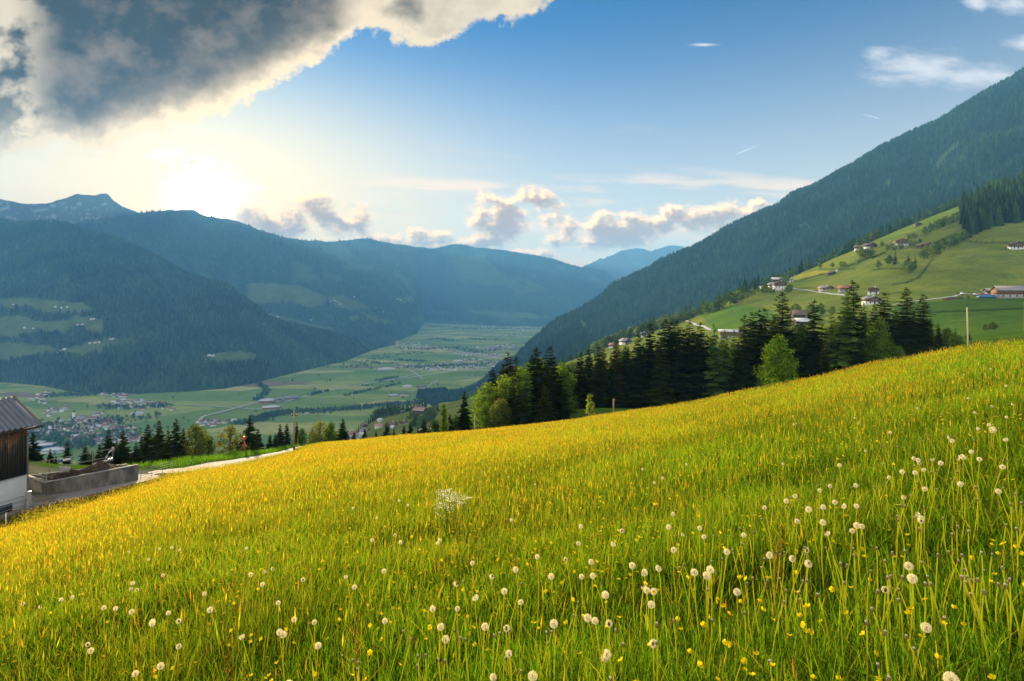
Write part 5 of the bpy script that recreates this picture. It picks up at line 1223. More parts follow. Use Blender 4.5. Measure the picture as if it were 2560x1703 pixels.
# ------------------------------------------------------------------ farmyard on the left
Ax = np.array([.34, .94]); Ax /= np.linalg.norm(Ax); Bx = np.array([-Ax[1], Ax[0]])
C0 = np.array([-46.0, 54.0]); ZB = -20.5
ROTB = math.atan2(Ax[1], Ax[0])      # local x runs along the wall, local y away from the road
M_PLANK = None
def plank_mat():
    m, nt = new_mat('weathered_planks'); b = N(nt, 'ShaderNodeBsdfPrincipled'); o = N(nt, 'ShaderNodeOutputMaterial'); L(nt, b.outputs[0], o.inputs[0]); b.inputs['Roughness'].default_value = .85
    tc_ = N(nt, 'ShaderNodeTexCoord'); s = N(nt, 'ShaderNodeSeparateXYZ'); L(nt, tc_.outputs['Object'], s.inputs[0])
    f = N(nt, 'ShaderNodeMath', operation='MULTIPLY'); f.inputs[1].default_value = 5.0; L(nt, s.outputs[0], f.inputs[0])
    fl = N(nt, 'ShaderNodeMath', operation='FLOOR'); L(nt, f.outputs[0], fl.inputs[0]); wn = N(nt, 'ShaderNodeTexWhiteNoise', noise_dimensions='1D'); L(nt, fl.outputs[0], wn.inputs['W'])
    # bleached warm wood high under the eaves, ending in ragged streaks; weathered dark below
    zz = N(nt, 'ShaderNodeMath', operation='MULTIPLY_ADD'); L(nt, wn.outputs[0], zz.inputs[0]); zz.inputs[1].default_value = 1.3; L(nt, s.outputs[2], zz.inputs[2])
    c = ramp(nt, (lambda mr: mr.outputs[0])((lambda mr: (L(nt, zz.outputs[0], mr.inputs[0]), mr)[1])(N(nt, 'ShaderNodeMapRange', in_1=6.2, in_2=8.4))), [(0, (.024, .021, .018)), (.35, (.040, .031, .022)), (.6, (.17, .085, .032)), (1, (.10, .058, .028))])
    nzz = noise_tex(nt, 3.0, 5, .6); c = mixc(nt, c, ramp(nt, nzz, [(.3, (.6, .6, .6)), (.7, (1.35, 1.3, 1.25))]), 1.0, 'MULTIPLY'); wv = ramp(nt, wn.outputs[0], [(0, (.65, .65, .65)), (1, (1.25, 1.2, 1.15))]); c = mixc(nt, c, wv, 1.0, 'MULTIPLY')
    L(nt, c, b.inputs['Base Color']); fr = N(nt, 'ShaderNodeMath', operation='FRACT'); L(nt, f.outputs[0], fr.inputs[0]); r_ = ramp(nt, fr.outputs[0], [(0, (0, 0, 0)), (.1, (1, 1, 1)), (.9, (1, 1, 1)), (1, (0, 0, 0))]); bp = N(nt, 'ShaderNodeBump'); bp.inputs['Strength'].default_value = .8; bp.inputs['Distance'].default_value = .03; L(nt, r_, bp.inputs['Height']); L(nt, bp.outputs[0], b.inputs['Normal']); return m
M_PLANK = plank_mat()
bn = thing('barn', 'large timber barn with corrugated grey roof and white lower wall beside the road', 'barn', (C0[0], C0[1], ZB), ROTB)
Lb, Wb, He, Hw = 17.0, 7.3, 7.9, 3.35
b = MB(); b.box((-Lb, 0.08, -2.5), (0, Wb, Hw)); ob('lower_wall', b.build('lower_wall'), M_WHITE, bn)
b = MB()
hr = He + 2.15
for k in range(int(Lb / .2)):
    x1 = -k * .2; x0 = x1 - .188; b.box((x0, -.03 - (.018 if k % 2 else 0), Hw + .002), (x1, .14, He + .02))
v = MB(); v.add([[0, 0, Hw], [0, Wb, Hw], [0, Wb, He], [0, Wb/2, hr], [0, 0, He], [-Lb, 0, Hw], [-Lb, Wb, Hw], [-Lb, Wb, He], [-Lb, Wb/2, hr], [-Lb, 0, He]], [(1, 6, 7, 2)], [(0, 1, 2), (0, 2, 4), (4, 2, 3), (5, 7, 6), (5, 9, 7), (9, 8, 7)])
b.add(np.vstack(v.v) + np.array([[-.02, .02, 0]]), v.q, v.t); ob('upper_wall', b.build('upper_wall'), M_PLANK, bn)
M_CORR = mat_plain('corrugated_sheet', (.062, .078, .105), (.115, .135, .17), .6, .8, .05, 8, stretch=(1, .3, 1))
def corr():
    n = int((Lb + 2) / .07); xs = np.linspace(-Lb - 1, 1.0, n); ph = np.sin(xs * 2 * math.pi / .46) * .065
    V = []
    for yy, zz in ((-.47, He + 2.15 - (Wb/2 + .47) * 2.15 / (Wb/2) - .0), (Wb/2, hr), (Wb + .47, hr - (Wb/2 + .47) * 2.15 / (Wb/2))):
        V.append(np.stack([xs, np.full(n, yy), zz + .28 + ph], -1))
    V = np.stack(V, 1).reshape(-1, 3); idx = np.arange(n * 3).reshape(n, 3); q = np.stack([idx[:-1, :-1], idx[1:, :-1], idx[1:, 1:], idx[:-1, 1:]], -1).reshape(-1, 4)
    return mesh_np('roof', V, q, None, None, True)
rf = ob('roof', corr(), M_CORR, bn)
sl = math.atan2(2.15, Wb/2); zt = hr - (Wb/2 + .47) * 2.15 / (Wb/2)
b = MB(); b.prism([(-.45, zt), (-.45, zt + .22), (Wb/2, hr + .22), (Wb/2, hr)], .88, .98, Matrix.Rotation(0, 4, 'Z')); 
vv = np.vstack(b.v); bb = MB()
for xo in (.93,):
    for y0, z0, y1, z1 in ((-.47, zt, Wb/2, hr), (Wb/2, hr, Wb + .47, zt)):
        bb.add([[xo, y0, z0 + .02], [xo + .06, y0, z0 + .02], [xo + .06, y1, z1 + .02], [xo, y1, z1 + .02], [xo, y0, z0 + .33], [xo + .06, y0, z0 + .33], [xo + .06, y1, z1 + .33], [xo, y1, z1 + .33]], [(0,3,2,1),(4,5,6,7),(0,1,5,4),(1,2,6,5),(2,3,7,6),(3,0,4,7)])
ob('verge_board', bb.build('verge_board'), M_TIMBER, rf)
b = MB(); b.box((-Lb - 1, -.62, zt + .02), (1.0, -.48, zt + .20)); ob('gutter', b.build('gutter'), M_DARKT, rf)
b = MB(); b.tube(np.array([[.15, -.55, zt + .05], [.1, -.5, zt - .25], [-.03, -.17, zt - .5], [-.05, -.13, zt - .8], [-.05, -.13, .2]]), .065, 8); ob('downpipe', b.build('downpipe', True), M_METAL, bn)
b = MB(); b.box((-9, .05, -.3), (-1.2, .10, 1.0)); ob('opening', b.build('opening'), M_GLASS, bn)
def world(lx, ly): return C0 + Ax * lx + Bx * ly
# pipe gate before the barn
def pipe_gate(name, lab, p0, p1, h, bars, posts=2, group=None, mat=None, r=.03):
    p0 = np.array(p0, float); p1 = np.array(p1, float); t = thing(name, lab, 'gate', tuple(p0), 0, group); d = p1 - p0; Ld = np.linalg.norm(d[:2]); e = d / Ld
    for k in range(bars):
        z = h * (.22 + .78 * k / (bars - 1)); b = MB(); b.tube(np.array([[0, 0, z], [*(d[:2]), d[2] + z]]), r, 6); ob('bar', b.build('bar', True), mat or M_METAL, t)
    for k in range(posts):
        f = k / (posts - 1); b = MB(); b.tube(np.array([[*(d[:2] * f), d[2] * f - .3], [*(d[:2] * f), d[2] * f + h + .02]]), r * 1.25, 6); ob('upright', b.build('upright', True), mat or M_METAL, t)
    return t
a0 = world(-10, -1.0); a1 = world(-.45, -.8)
pipe_gate('metal_gate', 'grey tubular metal gate in front of the white barn wall', (*a0, ZB - .2), (*a1, ZB - .05), 1.65, 4, 4)
gp = world(-.35, -.72); t = thing('gate_post', 'stout pale post at the barn end of the metal gate', 'post', (*gp, ZB - .3)); ob('post', MB().box((-.16, -.16, -.3), (.16, .16, 2.1)).build('post'), M_GREYW, t); ob('cap', MB().box((-.19, -.19, 2.1), (.19, .19, 2.16)).build('cap'), M_METAL, t)
# manure pit
W0 = np.array([-47.4, 58.0]); W1 = np.array([-42.0, 63.8]); zt_ = -19.3
def wall_between(name, lab, p0, p1, z0, ztop0, ztop1, th=.22):
    d = np.array(p1) - np.array(p0); Ld = np.linalg.norm(d); t = thing(name, lab, 'wall', (p0[0], p0[1], 0), math.atan2(d[1], d[0]))
    b = MB(); b.add([[0, -th/2, z0], [Ld, -th/2, z0], [Ld, th/2, z0], [0, th/2, z0], [0, -th/2, ztop0], [Ld, -th/2, ztop1], [Ld, th/2, ztop1], [0, th/2, ztop0]], [(0,3,2,1),(4,5,6,7),(0,1,5,4),(1,2,6,5),(2,3,7,6),(3,0,4,7)]); ob('panel', b.build('panel'), M_CONC, t)
    b = MB(); b.add([[-.05, -th/2 - .04, ztop0 + .002], [Ld + .05, -th/2 - .04, ztop1 + .002], [Ld + .05, th/2 + .04, ztop1 + .002], [-.05, th/2 + .04, ztop0 + .002], [-.05, -th/2 - .04, ztop0 + .09], [Ld + .05, -th/2 - .04, ztop1 + .09], [Ld + .05, th/2 + .04, ztop1 + .09], [-.05, th/2 + .04, ztop0 + .09]], [(0,3,2,1),(4,5,6,7),(0,1,5,4),(1,2,6,5),(2,3,7,6),(3,0,4,7)]); ob('coping', b.build('coping'), M_GREYW, t); return t
M_DULL = mat_plain('dull_zinc', (.20, .19, .175), (.28, .265, .24), 3, .75)
M_CONC = mat_plain('stained_concrete', (.050, .045, .036), (.20, .185, .16), 1.5, .9, .3, 9, stretch=(1, 1, .35))
wdir = (W1 - W0) / np.linalg.norm(W1 - W0); wn_ = np.array([-wdir[1], wdir[0]])
W3 = W0 + wn_ * 3.8 - wdir * 1.2; W2 = W1 + wn_ * 3.8
wall_between('concrete_wall', 'long stained concrete wall of the manure pit facing the road', W0, W1, -24, zt_, zt_)
wall_between('concrete_wall', 'short low concrete wall of the pit next to the barn', W0 + wn_ * .13, W3, -24, zt_ - .1, zt_ + .15); wall_between('concrete_wall', 'far concrete wall at the back of the manure pit', W3 + wdir * .13, W2 - wdir * .13, -24, zt_ + .05, zt_ - .7); wall_between('concrete_wall', 'concrete end wall of the pit towards the field gate', W1 + wn_ * .13, W2, -24, zt_ - .25, zt_ - .9)
pipe_gate('railing', 'short pale pipe railing on the low pit wall', (*(W0 + wn_ * .2), zt_), (*(W0 + wn_ * 2.0 - wdir * .5), zt_), .75, 3, 3, mat=M_GREYW)
pipe_gate('railing', 'long pipe rail along the back of the manure pit', (*(W3), zt_ + .2), (*(W2 - wdir * 1.5), zt_ + .3), 1.15, 2, 5, mat=M_GREYW, r=.025)
sg = W3 + wdir * 3.0; t = thing('sign', 'small blue and white sign on the back rail of the pit', 'sign', (*sg, zt_ + .95), math.atan2(wdir[1], wdir[0])); ob('panel', MB().box((-.35, -.07, 0), (.05, -.035, .30)).build('panel'), M_BLUE, t); ob('panel', MB().box((.06, -.07, .02), (.75, -.035, .28)).build('panel'), M_WHITE, t)
def heap():
    n = 48; m = 26; u = np.linspace(.03, .97, n); w = np.linspace(.04, .96, m); UU, WW = np.meshgrid(u, w, indexing='ij'); Lw = np.linalg.norm(W1 - W0)
    p = W0[None, None] + UU[..., None] * Lw * wdir + WW[..., None] * 3.7 * wn_
    hgt = (np.exp(-((UU - .25) / .2) ** 2) * 1.05 + np.exp(-((UU - .62) / .15) ** 2) * 1.1 + .15) * np.sin(np.pi * WW) ** .6 + fbm(UU * 9, WW * 6, 4, 5) * .45
    z = zt_ - .75 + hgt; z = np.where((UU < .04) | (UU > .96), zt_ - .9, z)
    idx = np.arange(n * m).reshape(n, m); q = np.stack([idx[:-1, :-1], idx[1:, :-1], idx[1:, 1:], idx[:-1, 1:]], -1).reshape(-1, 4)
    t = thing('manure_heap', 'brown straw and manure heap inside the concrete pit', 'manure heap', (0, 0, 0)); ob('heap', mesh_np('heap', np.stack([p[..., 0], p[..., 1], z], -1).reshape(-1, 3), q, None, None, True), mat_plain('manure', (.012, .008, .006), (.055, .031, .014), 2.2, .95, .8, 8), t)
    r = np.random.default_rng(4); V = []; T = []
    for k in range(3200):
        i, j = r.integers(1, n-1), r.integers(1, m-1); c = np.array([*p[i, j], z[i, j]]) + r.normal(0, .05, 3); e = r.normal(0, .16, 3); e[2] *= .5; f = r.normal(0, .012, 3); V += [c, c + e, c + e + f + .015]; T.append((3*k, 3*k+1, 3*k+2))
    ob('straw', mesh_np('straw', np.array(V), None, T), mcol('straw', (.13, .08, .034)), t)
heap()
mp_ = W0 + wdir * 5.2 + wn_ * 2.4; t = thing('slurry_pump', 'grey pump with a bent pipe lying on the manure heap', 'pump', (*mp_, zt_ + .25), math.atan2(wdir[1], wdir[0]))
b = MB(); b.tube(np.array([[-.9, 0, .1], [.2, 0, .25], [.9, 0, .35]]), .17, 10); ob('motor', b.build('motor', True), M_METAL, t); b = MB(); b.tube(np.array([[.3, 0, .3], [.35, 0, .8], [.6, 0, 1.25], [.95, 0, 1.45]]), .11, 8); ob('pipe', b.build('pipe', True), M_METAL, t); ob('flange', MB().box((.85, -.2, 1.25), (1.05, .2, 1.65)).build('flange'), M_GREYW, t)
t = thing('feed_box', 'tilted pale metal box on the left side of the heap', 'box', (*(W0 + wdir * 1.6 + wn_ * 1.5), zt_ + .3), .5); bx_ = ob('shell', MB().box((-.45, -.3, 0), (.45, .3, .5)).build('shell'), M_METAL, t); bx_.rotation_euler = (.5, .2, 0); lid = ob('lid', MB().box((-.48, -.33, .502), (.48, .33, .54)).build('lid'), M_GREYW, t); lid.rotation_euler = (.5, .2, 0)
# field gate on the road and the wooden stakes
g0 = W1 + wdir * .3; gq = np.array([-40.3, 67.6]); pipe_gate('metal_gate', 'galvanised field gate beside the road past the pit', (*g0, float(gz(*g0)) - .1), (*gq, float(gz(*gq)) + .05), 1.35, 5, 4, mat=M_DULL, r=.02)
def post(name, lab, X, D, Ytop, r, mat, cat, lean=(0, 0)):
    x = (X - CX) / F * D; z = float(gz(x, D)); h = -(Ytop - HY) / F * D - z; t = thing(name, lab, cat, (x, D, z)); b = MB(); b.tube(np.array([[0, 0, -.4], [lean[0] * h * .5, 0, h * .5], [lean[0] * h, lean[1], h]]), [r * 1.1, r, r * .9], 8); ob('shaft', b.build('shaft', True), mat, t); return t, h
M_STAKE = mat_plain('stake_wood', (.20, .12, .055), (.30, .19, .09), 6, .85, .3, 20, stretch=(1, 1, .15)); M_PALEST = mat_plain('pale_stake_wood', (.42, .34, .20), (.52, .43, .27), 6, .85, .3, 20, stretch=(1, 1, .15)); M_REDP = mat_plain('red_paint_metal', (.50, .045, .02), (.58, .06, .025), 2, .4)
t, h = post('telegraph_pole', 'tall brown wooden pole where the meadow meets the road bank', 735, 84, 1027, .14, M_STAKE, 'pole', (.005, 0))
ob('crossarm', MB().box((-.45, -.05, h - .75), (.45, .05, h - .62)).build('crossarm'), M_DARKT, t)
for xx in (-.38, .38): b = MB(); b.tube(np.array([[xx, 0, h - .62], [xx, 0, h - .42]]), [.05, .03], 6); ob('insulator', b.build('insulator', True), M_WHITE, t)
t, h = post('fence_post', 'slender pale wooden stake on the meadow crest at the right', 2421, 31.5, 768, .036, M_PALEST, 'post', (-.03, 0)); ob('cap', (lambda b: b.tube(np.array([[-.03*h, 0, h], [-.03*h, 0, h + .05]]), [.05, .02], 8).build('cap', True))(MB()), M_DARKT, t)
t, h = post('fence_post', 'short wooden stake on the meadow edge near the bright sapling', 1534, 66, 997, .10, M_STAKE, 'post'); b = MB(); b.tube(np.array([[0, 0, h - .1], [.32, 0, h - .12]]), .02, 5); ob('hook', b.build('hook', True), M_METAL, t)
t, h = post('fence_post', 'thin grey stake beside the lone spruce', 1187, 78, 1037, .06, M_GREYW, 'post'); ob('cap', MB().box((-.07, -.07, h), (.07, .07, h + .05)).build('cap'), M_METAL, t)
t, h = post('hydrant', 'red roadside hydrant standing on the grassy bank', 611, 90, 1092, .10, M_REDP, 'hydrant'); b = MB(); b.tube(np.array([[0, 0, h - .55], [0, 0, h - .45], [0, 0, h - .05], [0, 0, h + .05]]), [.12, .27, .27, .1], 10); ob('head', b.build('head', True), M_REDP, t)
for sx_ in (-.3, .3): b = MB(); b.tube(np.array([[sx_ * .5, 0, h * .5], [sx_, 0, h * .5]]), .09, 8); ob('outlet', b.build('outlet', True), M_REDP, t)
for i, (X, D, Y) in enumerate(((15, 48.5, 1283), (124, 53.5, 1258))): t, h = post('marker_stake', f'small white stake at the meadow border, {ORD[i]} from the barn', X, D, Y, .045, M_WHITE, 'stake'); ob('cap', MB().box((-.05, -.05, h), (.05, .05, h + .03)).build('cap'), M_METAL, t)
# ------------------------------------------------------------------ meadow grass
def mat_grass(name, trans=.55, tb=(1.85, 1.75, .6)):
    m, nt = new_mat(name)
    o = N(nt, 'ShaderNodeOutputMaterial'); d = N(nt, 'ShaderNodeBsdfDiffuse'); t = N(nt, 'ShaderNodeBsdfTranslucent'); mx = N(nt, 'ShaderNodeMixShader')
    a = N(nt, 'ShaderNodeVertexColor', layer_name='Col'); L(nt, a.outputs[0], d.inputs[0])
    L(nt, mixc(nt, a.outputs[0], tb, 1.0, 'MULTIPLY'), t.inputs[0]); mx.inputs[0].default_value = trans
    g = N(nt, 'ShaderNodeBsdfGlossy'); g.inputs['Roughness'].default_value = .35; g.inputs['Color'].default_value = (1, 1, 1, 1)
    m2 = N(nt, 'ShaderNodeMixShader'); m2.inputs[0].default_value = .0
    L(nt, d.outputs[0], mx.inputs[1]); L(nt, t.outputs[0], mx.inputs[2]); L(nt, mx.outputs[0], m2.inputs[1]); L(nt, g.outputs[0], m2.inputs[2]); L(nt, m2.outputs[0], o.inputs[0])
    return m
M_GRASS = mat_grass('meadow_grass'); M_PETAL = mat_grass('petals', .5, (1.5, 1.45, 1.0)); M_STEM = mat_grass('stems', .5, (1.4, 1.4, .7))
TO_SUN = np.array([sd[0], sd[1]]) / np.hypot(sd[0], sd[1])

def scatter(n, d0, d1, power=1.0, umax=1.0, over=1.10):
    """points on the meadow between distances d0 and d1 (uniform on the ground when power is 1)"""
    D = (rng.random(n) * (d1 ** (power + 1) - d0 ** (power + 1)) + d0 ** (power + 1)) ** (1 / (power + 1))
    U = rng.uniform(-umax, umax, n); X = CX + F * U
    keep = D < brow(X) * np.where(X < 740, np.minimum(over, .99), over)
    D = D[keep]; x = U[keep] * D
    return x, D, gz(x, D)
BAND = [(0.75, 3.0, 6000), (3.0, 6.0, 3000), (6.0, 12.0, 1100), (12, 22, 300), (22, 40, 110), (40, 100, 38)]
def rnd(n, a, b): return rng.uniform(a, b, n)
def gold_weight(x, y):
    """how far the seed heads have turned golden: more toward the left and down the slope"""
    u = x / y
    return np.clip(sm(2.0, 15, y - 4 * u) * (1.0 - .70 * sm(-.35, .55, u)) + .42 * fbm(x / 4., y / 6., 3, 61), 0.05, 1.1)
def blades():
    Vs = []; Qs = []; Ts = []; Cs = []; off = 0
    for d0, d1, den in BAND:
        n = int(den * (d1 * d1 - d0 * d0) * .5 * 2.04)
        x, y, z = scatter(n, d0, d1, 1.0, 1.02); n = len(x)
        k0 = rng.random(len(x)) < np.clip(.86 + .75 * fbm(x / .8, y / .9, 2, 75), .2, 1); x, y, z = x[k0], y[k0], z[k0]; n = len(x)
        dist = np.hypot(x, y)
        pat = fbm(x / 1.1, y / 1.1, 3, 71); pat2 = fbm(x / 4.5, y / 6., 3, 72)
        h = np.clip(rng.normal(.245, .07, n) * (1 + .45 * pat + .35 * pat2) * (1 + .25 * sm(8, 25, dist)), .07, .62)
        w = np.clip(rnd(n, .0008, .0024) + dist * .00030, 0, .05)
        br = (rng.random(n) < .035) & (dist < 7); w = np.where(br, rnd(n, .006, .013), w); h = np.where(br, h * .75, h)
        th = rnd(n, 0, 6.283); per = np.stack([np.cos(th), np.sin(th)], -1)
        la = rnd(n, 0, 6.283); ln = np.abs(rng.normal(0, .42, n)) + .06
        lean = np.stack([np.cos(la), np.sin(la)], -1) * (ln * h)[:, None] + np.array([.05, -.02]) * h[:, None]
        S = [0, .42, .78, 1.0]; Wd = [.8, 1.0, .62]
        V = np.zeros((n, 7, 3))
        for k, s in enumerate(S):
            cx = x + lean[:, 0] * s ** 1.8; cyy = y + lean[:, 1] * s ** 1.8; cz = z - .02 + (h + .02) * (s - .28 * np.minimum(ln, 1.2) * s ** 2.4)
            if k < 3:
                V[:, 2*k] = np.stack([cx + per[:, 0] * w * Wd[k], cyy + per[:, 1] * w * Wd[k], cz], -1)
                V[:, 2*k+1] = np.stack([cx - per[:, 0] * w * Wd[k], cyy - per[:, 1] * w * Wd[k], cz], -1)
            else: V[:, 6] = np.stack([cx, cyy, cz], -1)
        gw = gold_weight(x, y)
        g1 = np.array([.042, .118, .007]); g2 = np.array([.105, .185, .010]); g3 = np.array([.225, .195, .025]); g4 = np.array([.022, .065, .008])
        r = rng.random(n)[:, None]; mixv = np.clip(.5 + .55 * pat + .35 * rng.normal(size=n), 0, 1)[:, None]
        c = g1 * (1 - mixv) + g2 * mixv
        c = np.where(r < .16, g4, c); c = np.where((r > 1 - .10 - .22 * gw[:, None]), g3, c)
        far = sm(6, 30, dist)[:, None]; c = c * (1 + .55 * far); k_ = (.24 + .20 * far) * gw[:, None]; c = c * (1 - k_) + np.array([.28, .235, .016]) * k_
        c = c * np.clip(1 + .55 * fbm(x / 2.6, y / 3.6, 3, 173), .55, 1.5)[:, None]
        c *= rnd(n, .75, 1.25)[:, None]
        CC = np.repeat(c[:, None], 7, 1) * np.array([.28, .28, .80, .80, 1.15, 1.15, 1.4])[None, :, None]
        i = np.arange(n)[:, None] * 7 + off
        Qs += [i + np.array([0, 1, 3, 2]), i + np.array([2, 3, 5, 4])]; Ts.append(i + np.array([4, 5, 6]))
        Vs.append(V.reshape(-1, 3)); Cs.append(CC.reshape(-1, 3)); off += n * 7
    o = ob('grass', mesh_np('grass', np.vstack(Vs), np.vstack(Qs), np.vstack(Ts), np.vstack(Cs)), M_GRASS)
    tag(o, 'tall uncut meadow grass covering the slope', 'grass', None, 'stuff')
    return off // 7
def seed_heads():
    Vs = []; Ts = []; Cs = []; off = 0
    for d0, d1, den in ((0.9, 3.0, 60), (3, 6, 60), (6, 12, 75), (12, 22, 75), (22, 40, 55), (40, 100, 28)):
        n = int(den * (d1 * d1 - d0 * d0) * .5 * 2.04)
        x, y, z = scatter(n, d0, d1, 1.0, 1.02, 1.05); n = len(x)
        gw = gold_weight(x, y); dist = np.hypot(x, y)
        clump = fbm(x / 1.6, y / 2.2, 3, 81)
        keep = rng.random(n) < np.clip(.12 + .70 * gw + .65 * clump, .03, 1); x, y, z, gw, dist, clump = (a[keep] for a in (x, y, z, gw, dist, clump)); n = len(x)
        h = np.clip(rng.normal(.47, .07, n) + .06 * clump, .28, .72)
        ws = .0011 + dist * .00013; la = rnd(n, 0, 6.283); lx = np.cos(la) * h * np.abs(rng.normal(0, .16, n)) + .03 * h; ly = np.sin(la) * h * np.abs(rng.normal(0, .16, n))
        th = rnd(n, 0, 6.283); px_, py_ = np.cos(th), np.sin(th)
        hl = rnd(n, .05, .11) + dist * .0006; hw = rnd(n, .0012, .0036) + dist * .00022
        red = (rng.random(n) < (.06 + .10 * gw)); 
        cg = np.array([.43, .312, .026]); cy_ = np.array([.36, .37, .030]); cr = np.array([.42, .20, .030]); cb = np.array([.24, .17, .045]); cgr = np.array([.20, .24, .025])
        r = rng.random(n)[:, None]
        c = np.where(r < .5, cg, np.where(r < .72, cy_, np.where(r < .88, cb, cgr)))
        c = np.where(rng.random(n)[:, None] < (1 - gw)[:, None] * .75, np.where(r < .5, cgr, cb * np.array([.9, 1.2, .7])), c)
        c = np.where(red[:, None] & (clump[:, None] > -.1), cr, c) * rnd(n, .75, 1.3)[:, None]
        cs = np.array([.16, .19, .025]) * (1 - .5 * gw[:, None]) + np.array([.30, .23, .03]) * .5 * gw[:, None]
        def pt(s, o_=0.0): return np.stack([x + lx * s + px_ * o_, y + ly * s + py_ * o_, z + h * s], -1)
        stem = [pt(0.05, ws), pt(0.05, -ws), pt(.97)]
        b0 = pt(.93); tipd = np.stack([lx * .15, ly * .15, hl], -1)
        mid = b0 + tipd * .4
        for ax in (0, 1):
            ox, oy = (px_, py_) if ax == 0 else (-py_, px_)
            wv = np.stack([ox * hw, oy * hw, np.zeros(n)], -1)
            stem += [b0, mid + wv, b0 + tipd, b0, b0 + tipd, mid - wv]
        V = np.stack(stem, 1)
        CC = np.concatenate([np.repeat(cs[:, None], 3, 1), np.repeat(c[:, None], 12, 1)], 1)
        i = np.arange(n)[:, None] * 15 + off
        for k in range(5): Ts.append(i + np.array([3*k, 3*k+1, 3*k+2]))
        Vs.append(V.reshape(-1, 3)); Cs.append(CC.reshape(-1, 3)); off += n * 15
    o = ob('grass_seed_heads', mesh_np('grass_seed_heads', np.vstack(Vs), None, np.vstack(Ts), np.vstack(Cs)), M_GRASS)
    tag(o, 'golden and reddish seed heads standing above the meadow grass', 'grass', None, 'stuff')
def lush_bank():
    """green grass on the bank beyond the farm road and on the lower meadow strip"""
    n = 26000; X = rng.uniform(300, 860, n); D = rng.uniform(72, 104, n); x = (X - CX) / F * D
    # distance from the road centre line
    dd = np.min(np.hypot(x[:, None] - np.interp(np.linspace(0, 7, 200), np.arange(8), R0[:, 0])[None], D[:, None] - np.interp(np.linspace(0, 7, 200), np.arange(8), R0[:, 1])[None]), 1)
    k = (dd > 2.9) & (dd < 9); x = x[k]; y = D[k]; n = len(x); z = gz(x, y)
    h = rnd(n, .35, .75); w = rnd(n, .02, .05); th = rnd(n, 0, 6.28); la = rnd(n, 0, 6.28)
    V = np.stack([np.stack([x + np.cos(th) * w, y + np.sin(th) * w, z - .05], -1), np.stack([x - np.cos(th) * w, y - np.sin(th) * w, z - .05], -1), np.stack([x + np.cos(la) * h * .4, y + np.sin(la) * h * .4, z + h], -1)], 1)
    c = np.array([.075, .17, .014]) * rnd(n, .7, 1.35)[:, None]
    o = ob('grass', mesh_np('grass', V.reshape(-1, 3), None, np.arange(n * 3).reshape(-1, 3), np.repeat(c, 3, 0)), M_GRASS)
    tag(o, 'lush green grass on the bank beyond the farm road', 'grass', None, 'stuff')
NBL = blades(); seed_heads(); lush_bank()

# ------------------------------------------------------------------ flowers
def tube_mesh(name, pts, r, n=5, col=(1, 1, 1)):
    b = MB(); b.tube(pts, r, n, col); return b.build(name, True, True)
STEMS = []
for k in range(5):
    r = np.random.default_rng(300 + k); s = np.linspace(0, 1, 7); bx, by = r.normal(0, .05, 2)
    pts = np.column_stack([bx * s ** 2 + .02 * np.sin(s * 3 + k), by * s ** 2 + .015 * np.cos(s * 2.5 + k) - .015, s])
    STEMS.append((pts, r))
STEM_ME = []
for k, (pts, r) in enumerate(STEMS):
    p = pts.copy(); b = MB(); b.tube(p, np.linspace(.0032, .0024, 7), 5, c=(.50, .50, .032))
    STEM_ME.append((b.build('stem', True, True), pts[-1]))
def puff_mesh(seed, n=125, R=.0160, part=1.0, hair=.00036):
    """seed ball: fine spokes ending in little parasols of hairs"""
    r = np.random.default_rng(seed); V = []; T = []; C = []; m = 0
    i = np.arange(n) + .5; ph = np.arccos(1 - 2 * i / n); th = math.pi * (1 + 5 ** .5) * i
    for k in range(n):
        d = np.array([math.cos(th[k]) * math.sin(ph[k]), math.sin(th[k]) * math.sin(ph[k]), math.cos(ph[k])])
        if part < 1 and (d @ np.array([.6, .3, .74])) > part * 2 - 1: continue
        d = d + r.normal(0, .05, 3); d /= np.linalg.norm(d); a = np.cross(d, [.3, .5, .81]); a /= np.linalg.norm(a); b = np.cross(d, a)
        rr = R * r.uniform(.88, 1.06); p = d * rr
        V += [list(d * .004 + a * .00025), list(d * .004 - a * .00025), list(p)]; T.append((m, m+1, m+2)); C += [(.45, .40, .30)] * 3; m += 3
        for j in range(7):
            t0 = j * .8976 + r.uniform(0, .6); e = (a * math.cos(t0) + b * math.sin(t0)); f = (-a * math.sin(t0) + b * math.cos(t0))
            q_ = p - d * .0008; s_ = .0052 * r.uniform(.8, 1.1); wd_ = hair
            V += [list(q_ + f * wd_ * .5), list(q_ - f * wd_ * .5), list(p + e * s_ + d * .0022 + f * wd_), list(p + e * s_ + d * .0022 - f * wd_)]; T += [(m, m+1, m+2), (m+1, m+3, m+2)]; C += [(.80, .73, .57)] * 4; m += 4
    return mesh_np('seed_ball', np.array(V), None, T, np.array(C))
PUFF = [puff_mesh(1), puff_mesh(2, 105), puff_mesh(3, 120, .0160, .72), puff_mesh(4, 120, .0160, .5)]
PUFF_LO = [puff_mesh(5, 46, .0158, 1.0, .0006), puff_mesh(6, 42, .0150, 1.0, .0006)]
def base_mesh():
    b = MB(); z = np.array([-.010, -.006, .0, .004, .006]); b.tube(np.column_stack([z * 0, z * 0 + np.arange(5) * 1e-6, z]), np.array([.002, .0045, .0055, .004, .001]), 7, (.16, .10, .05)); return b.build('flower_base', True, True)
FBASE = base_mesh()
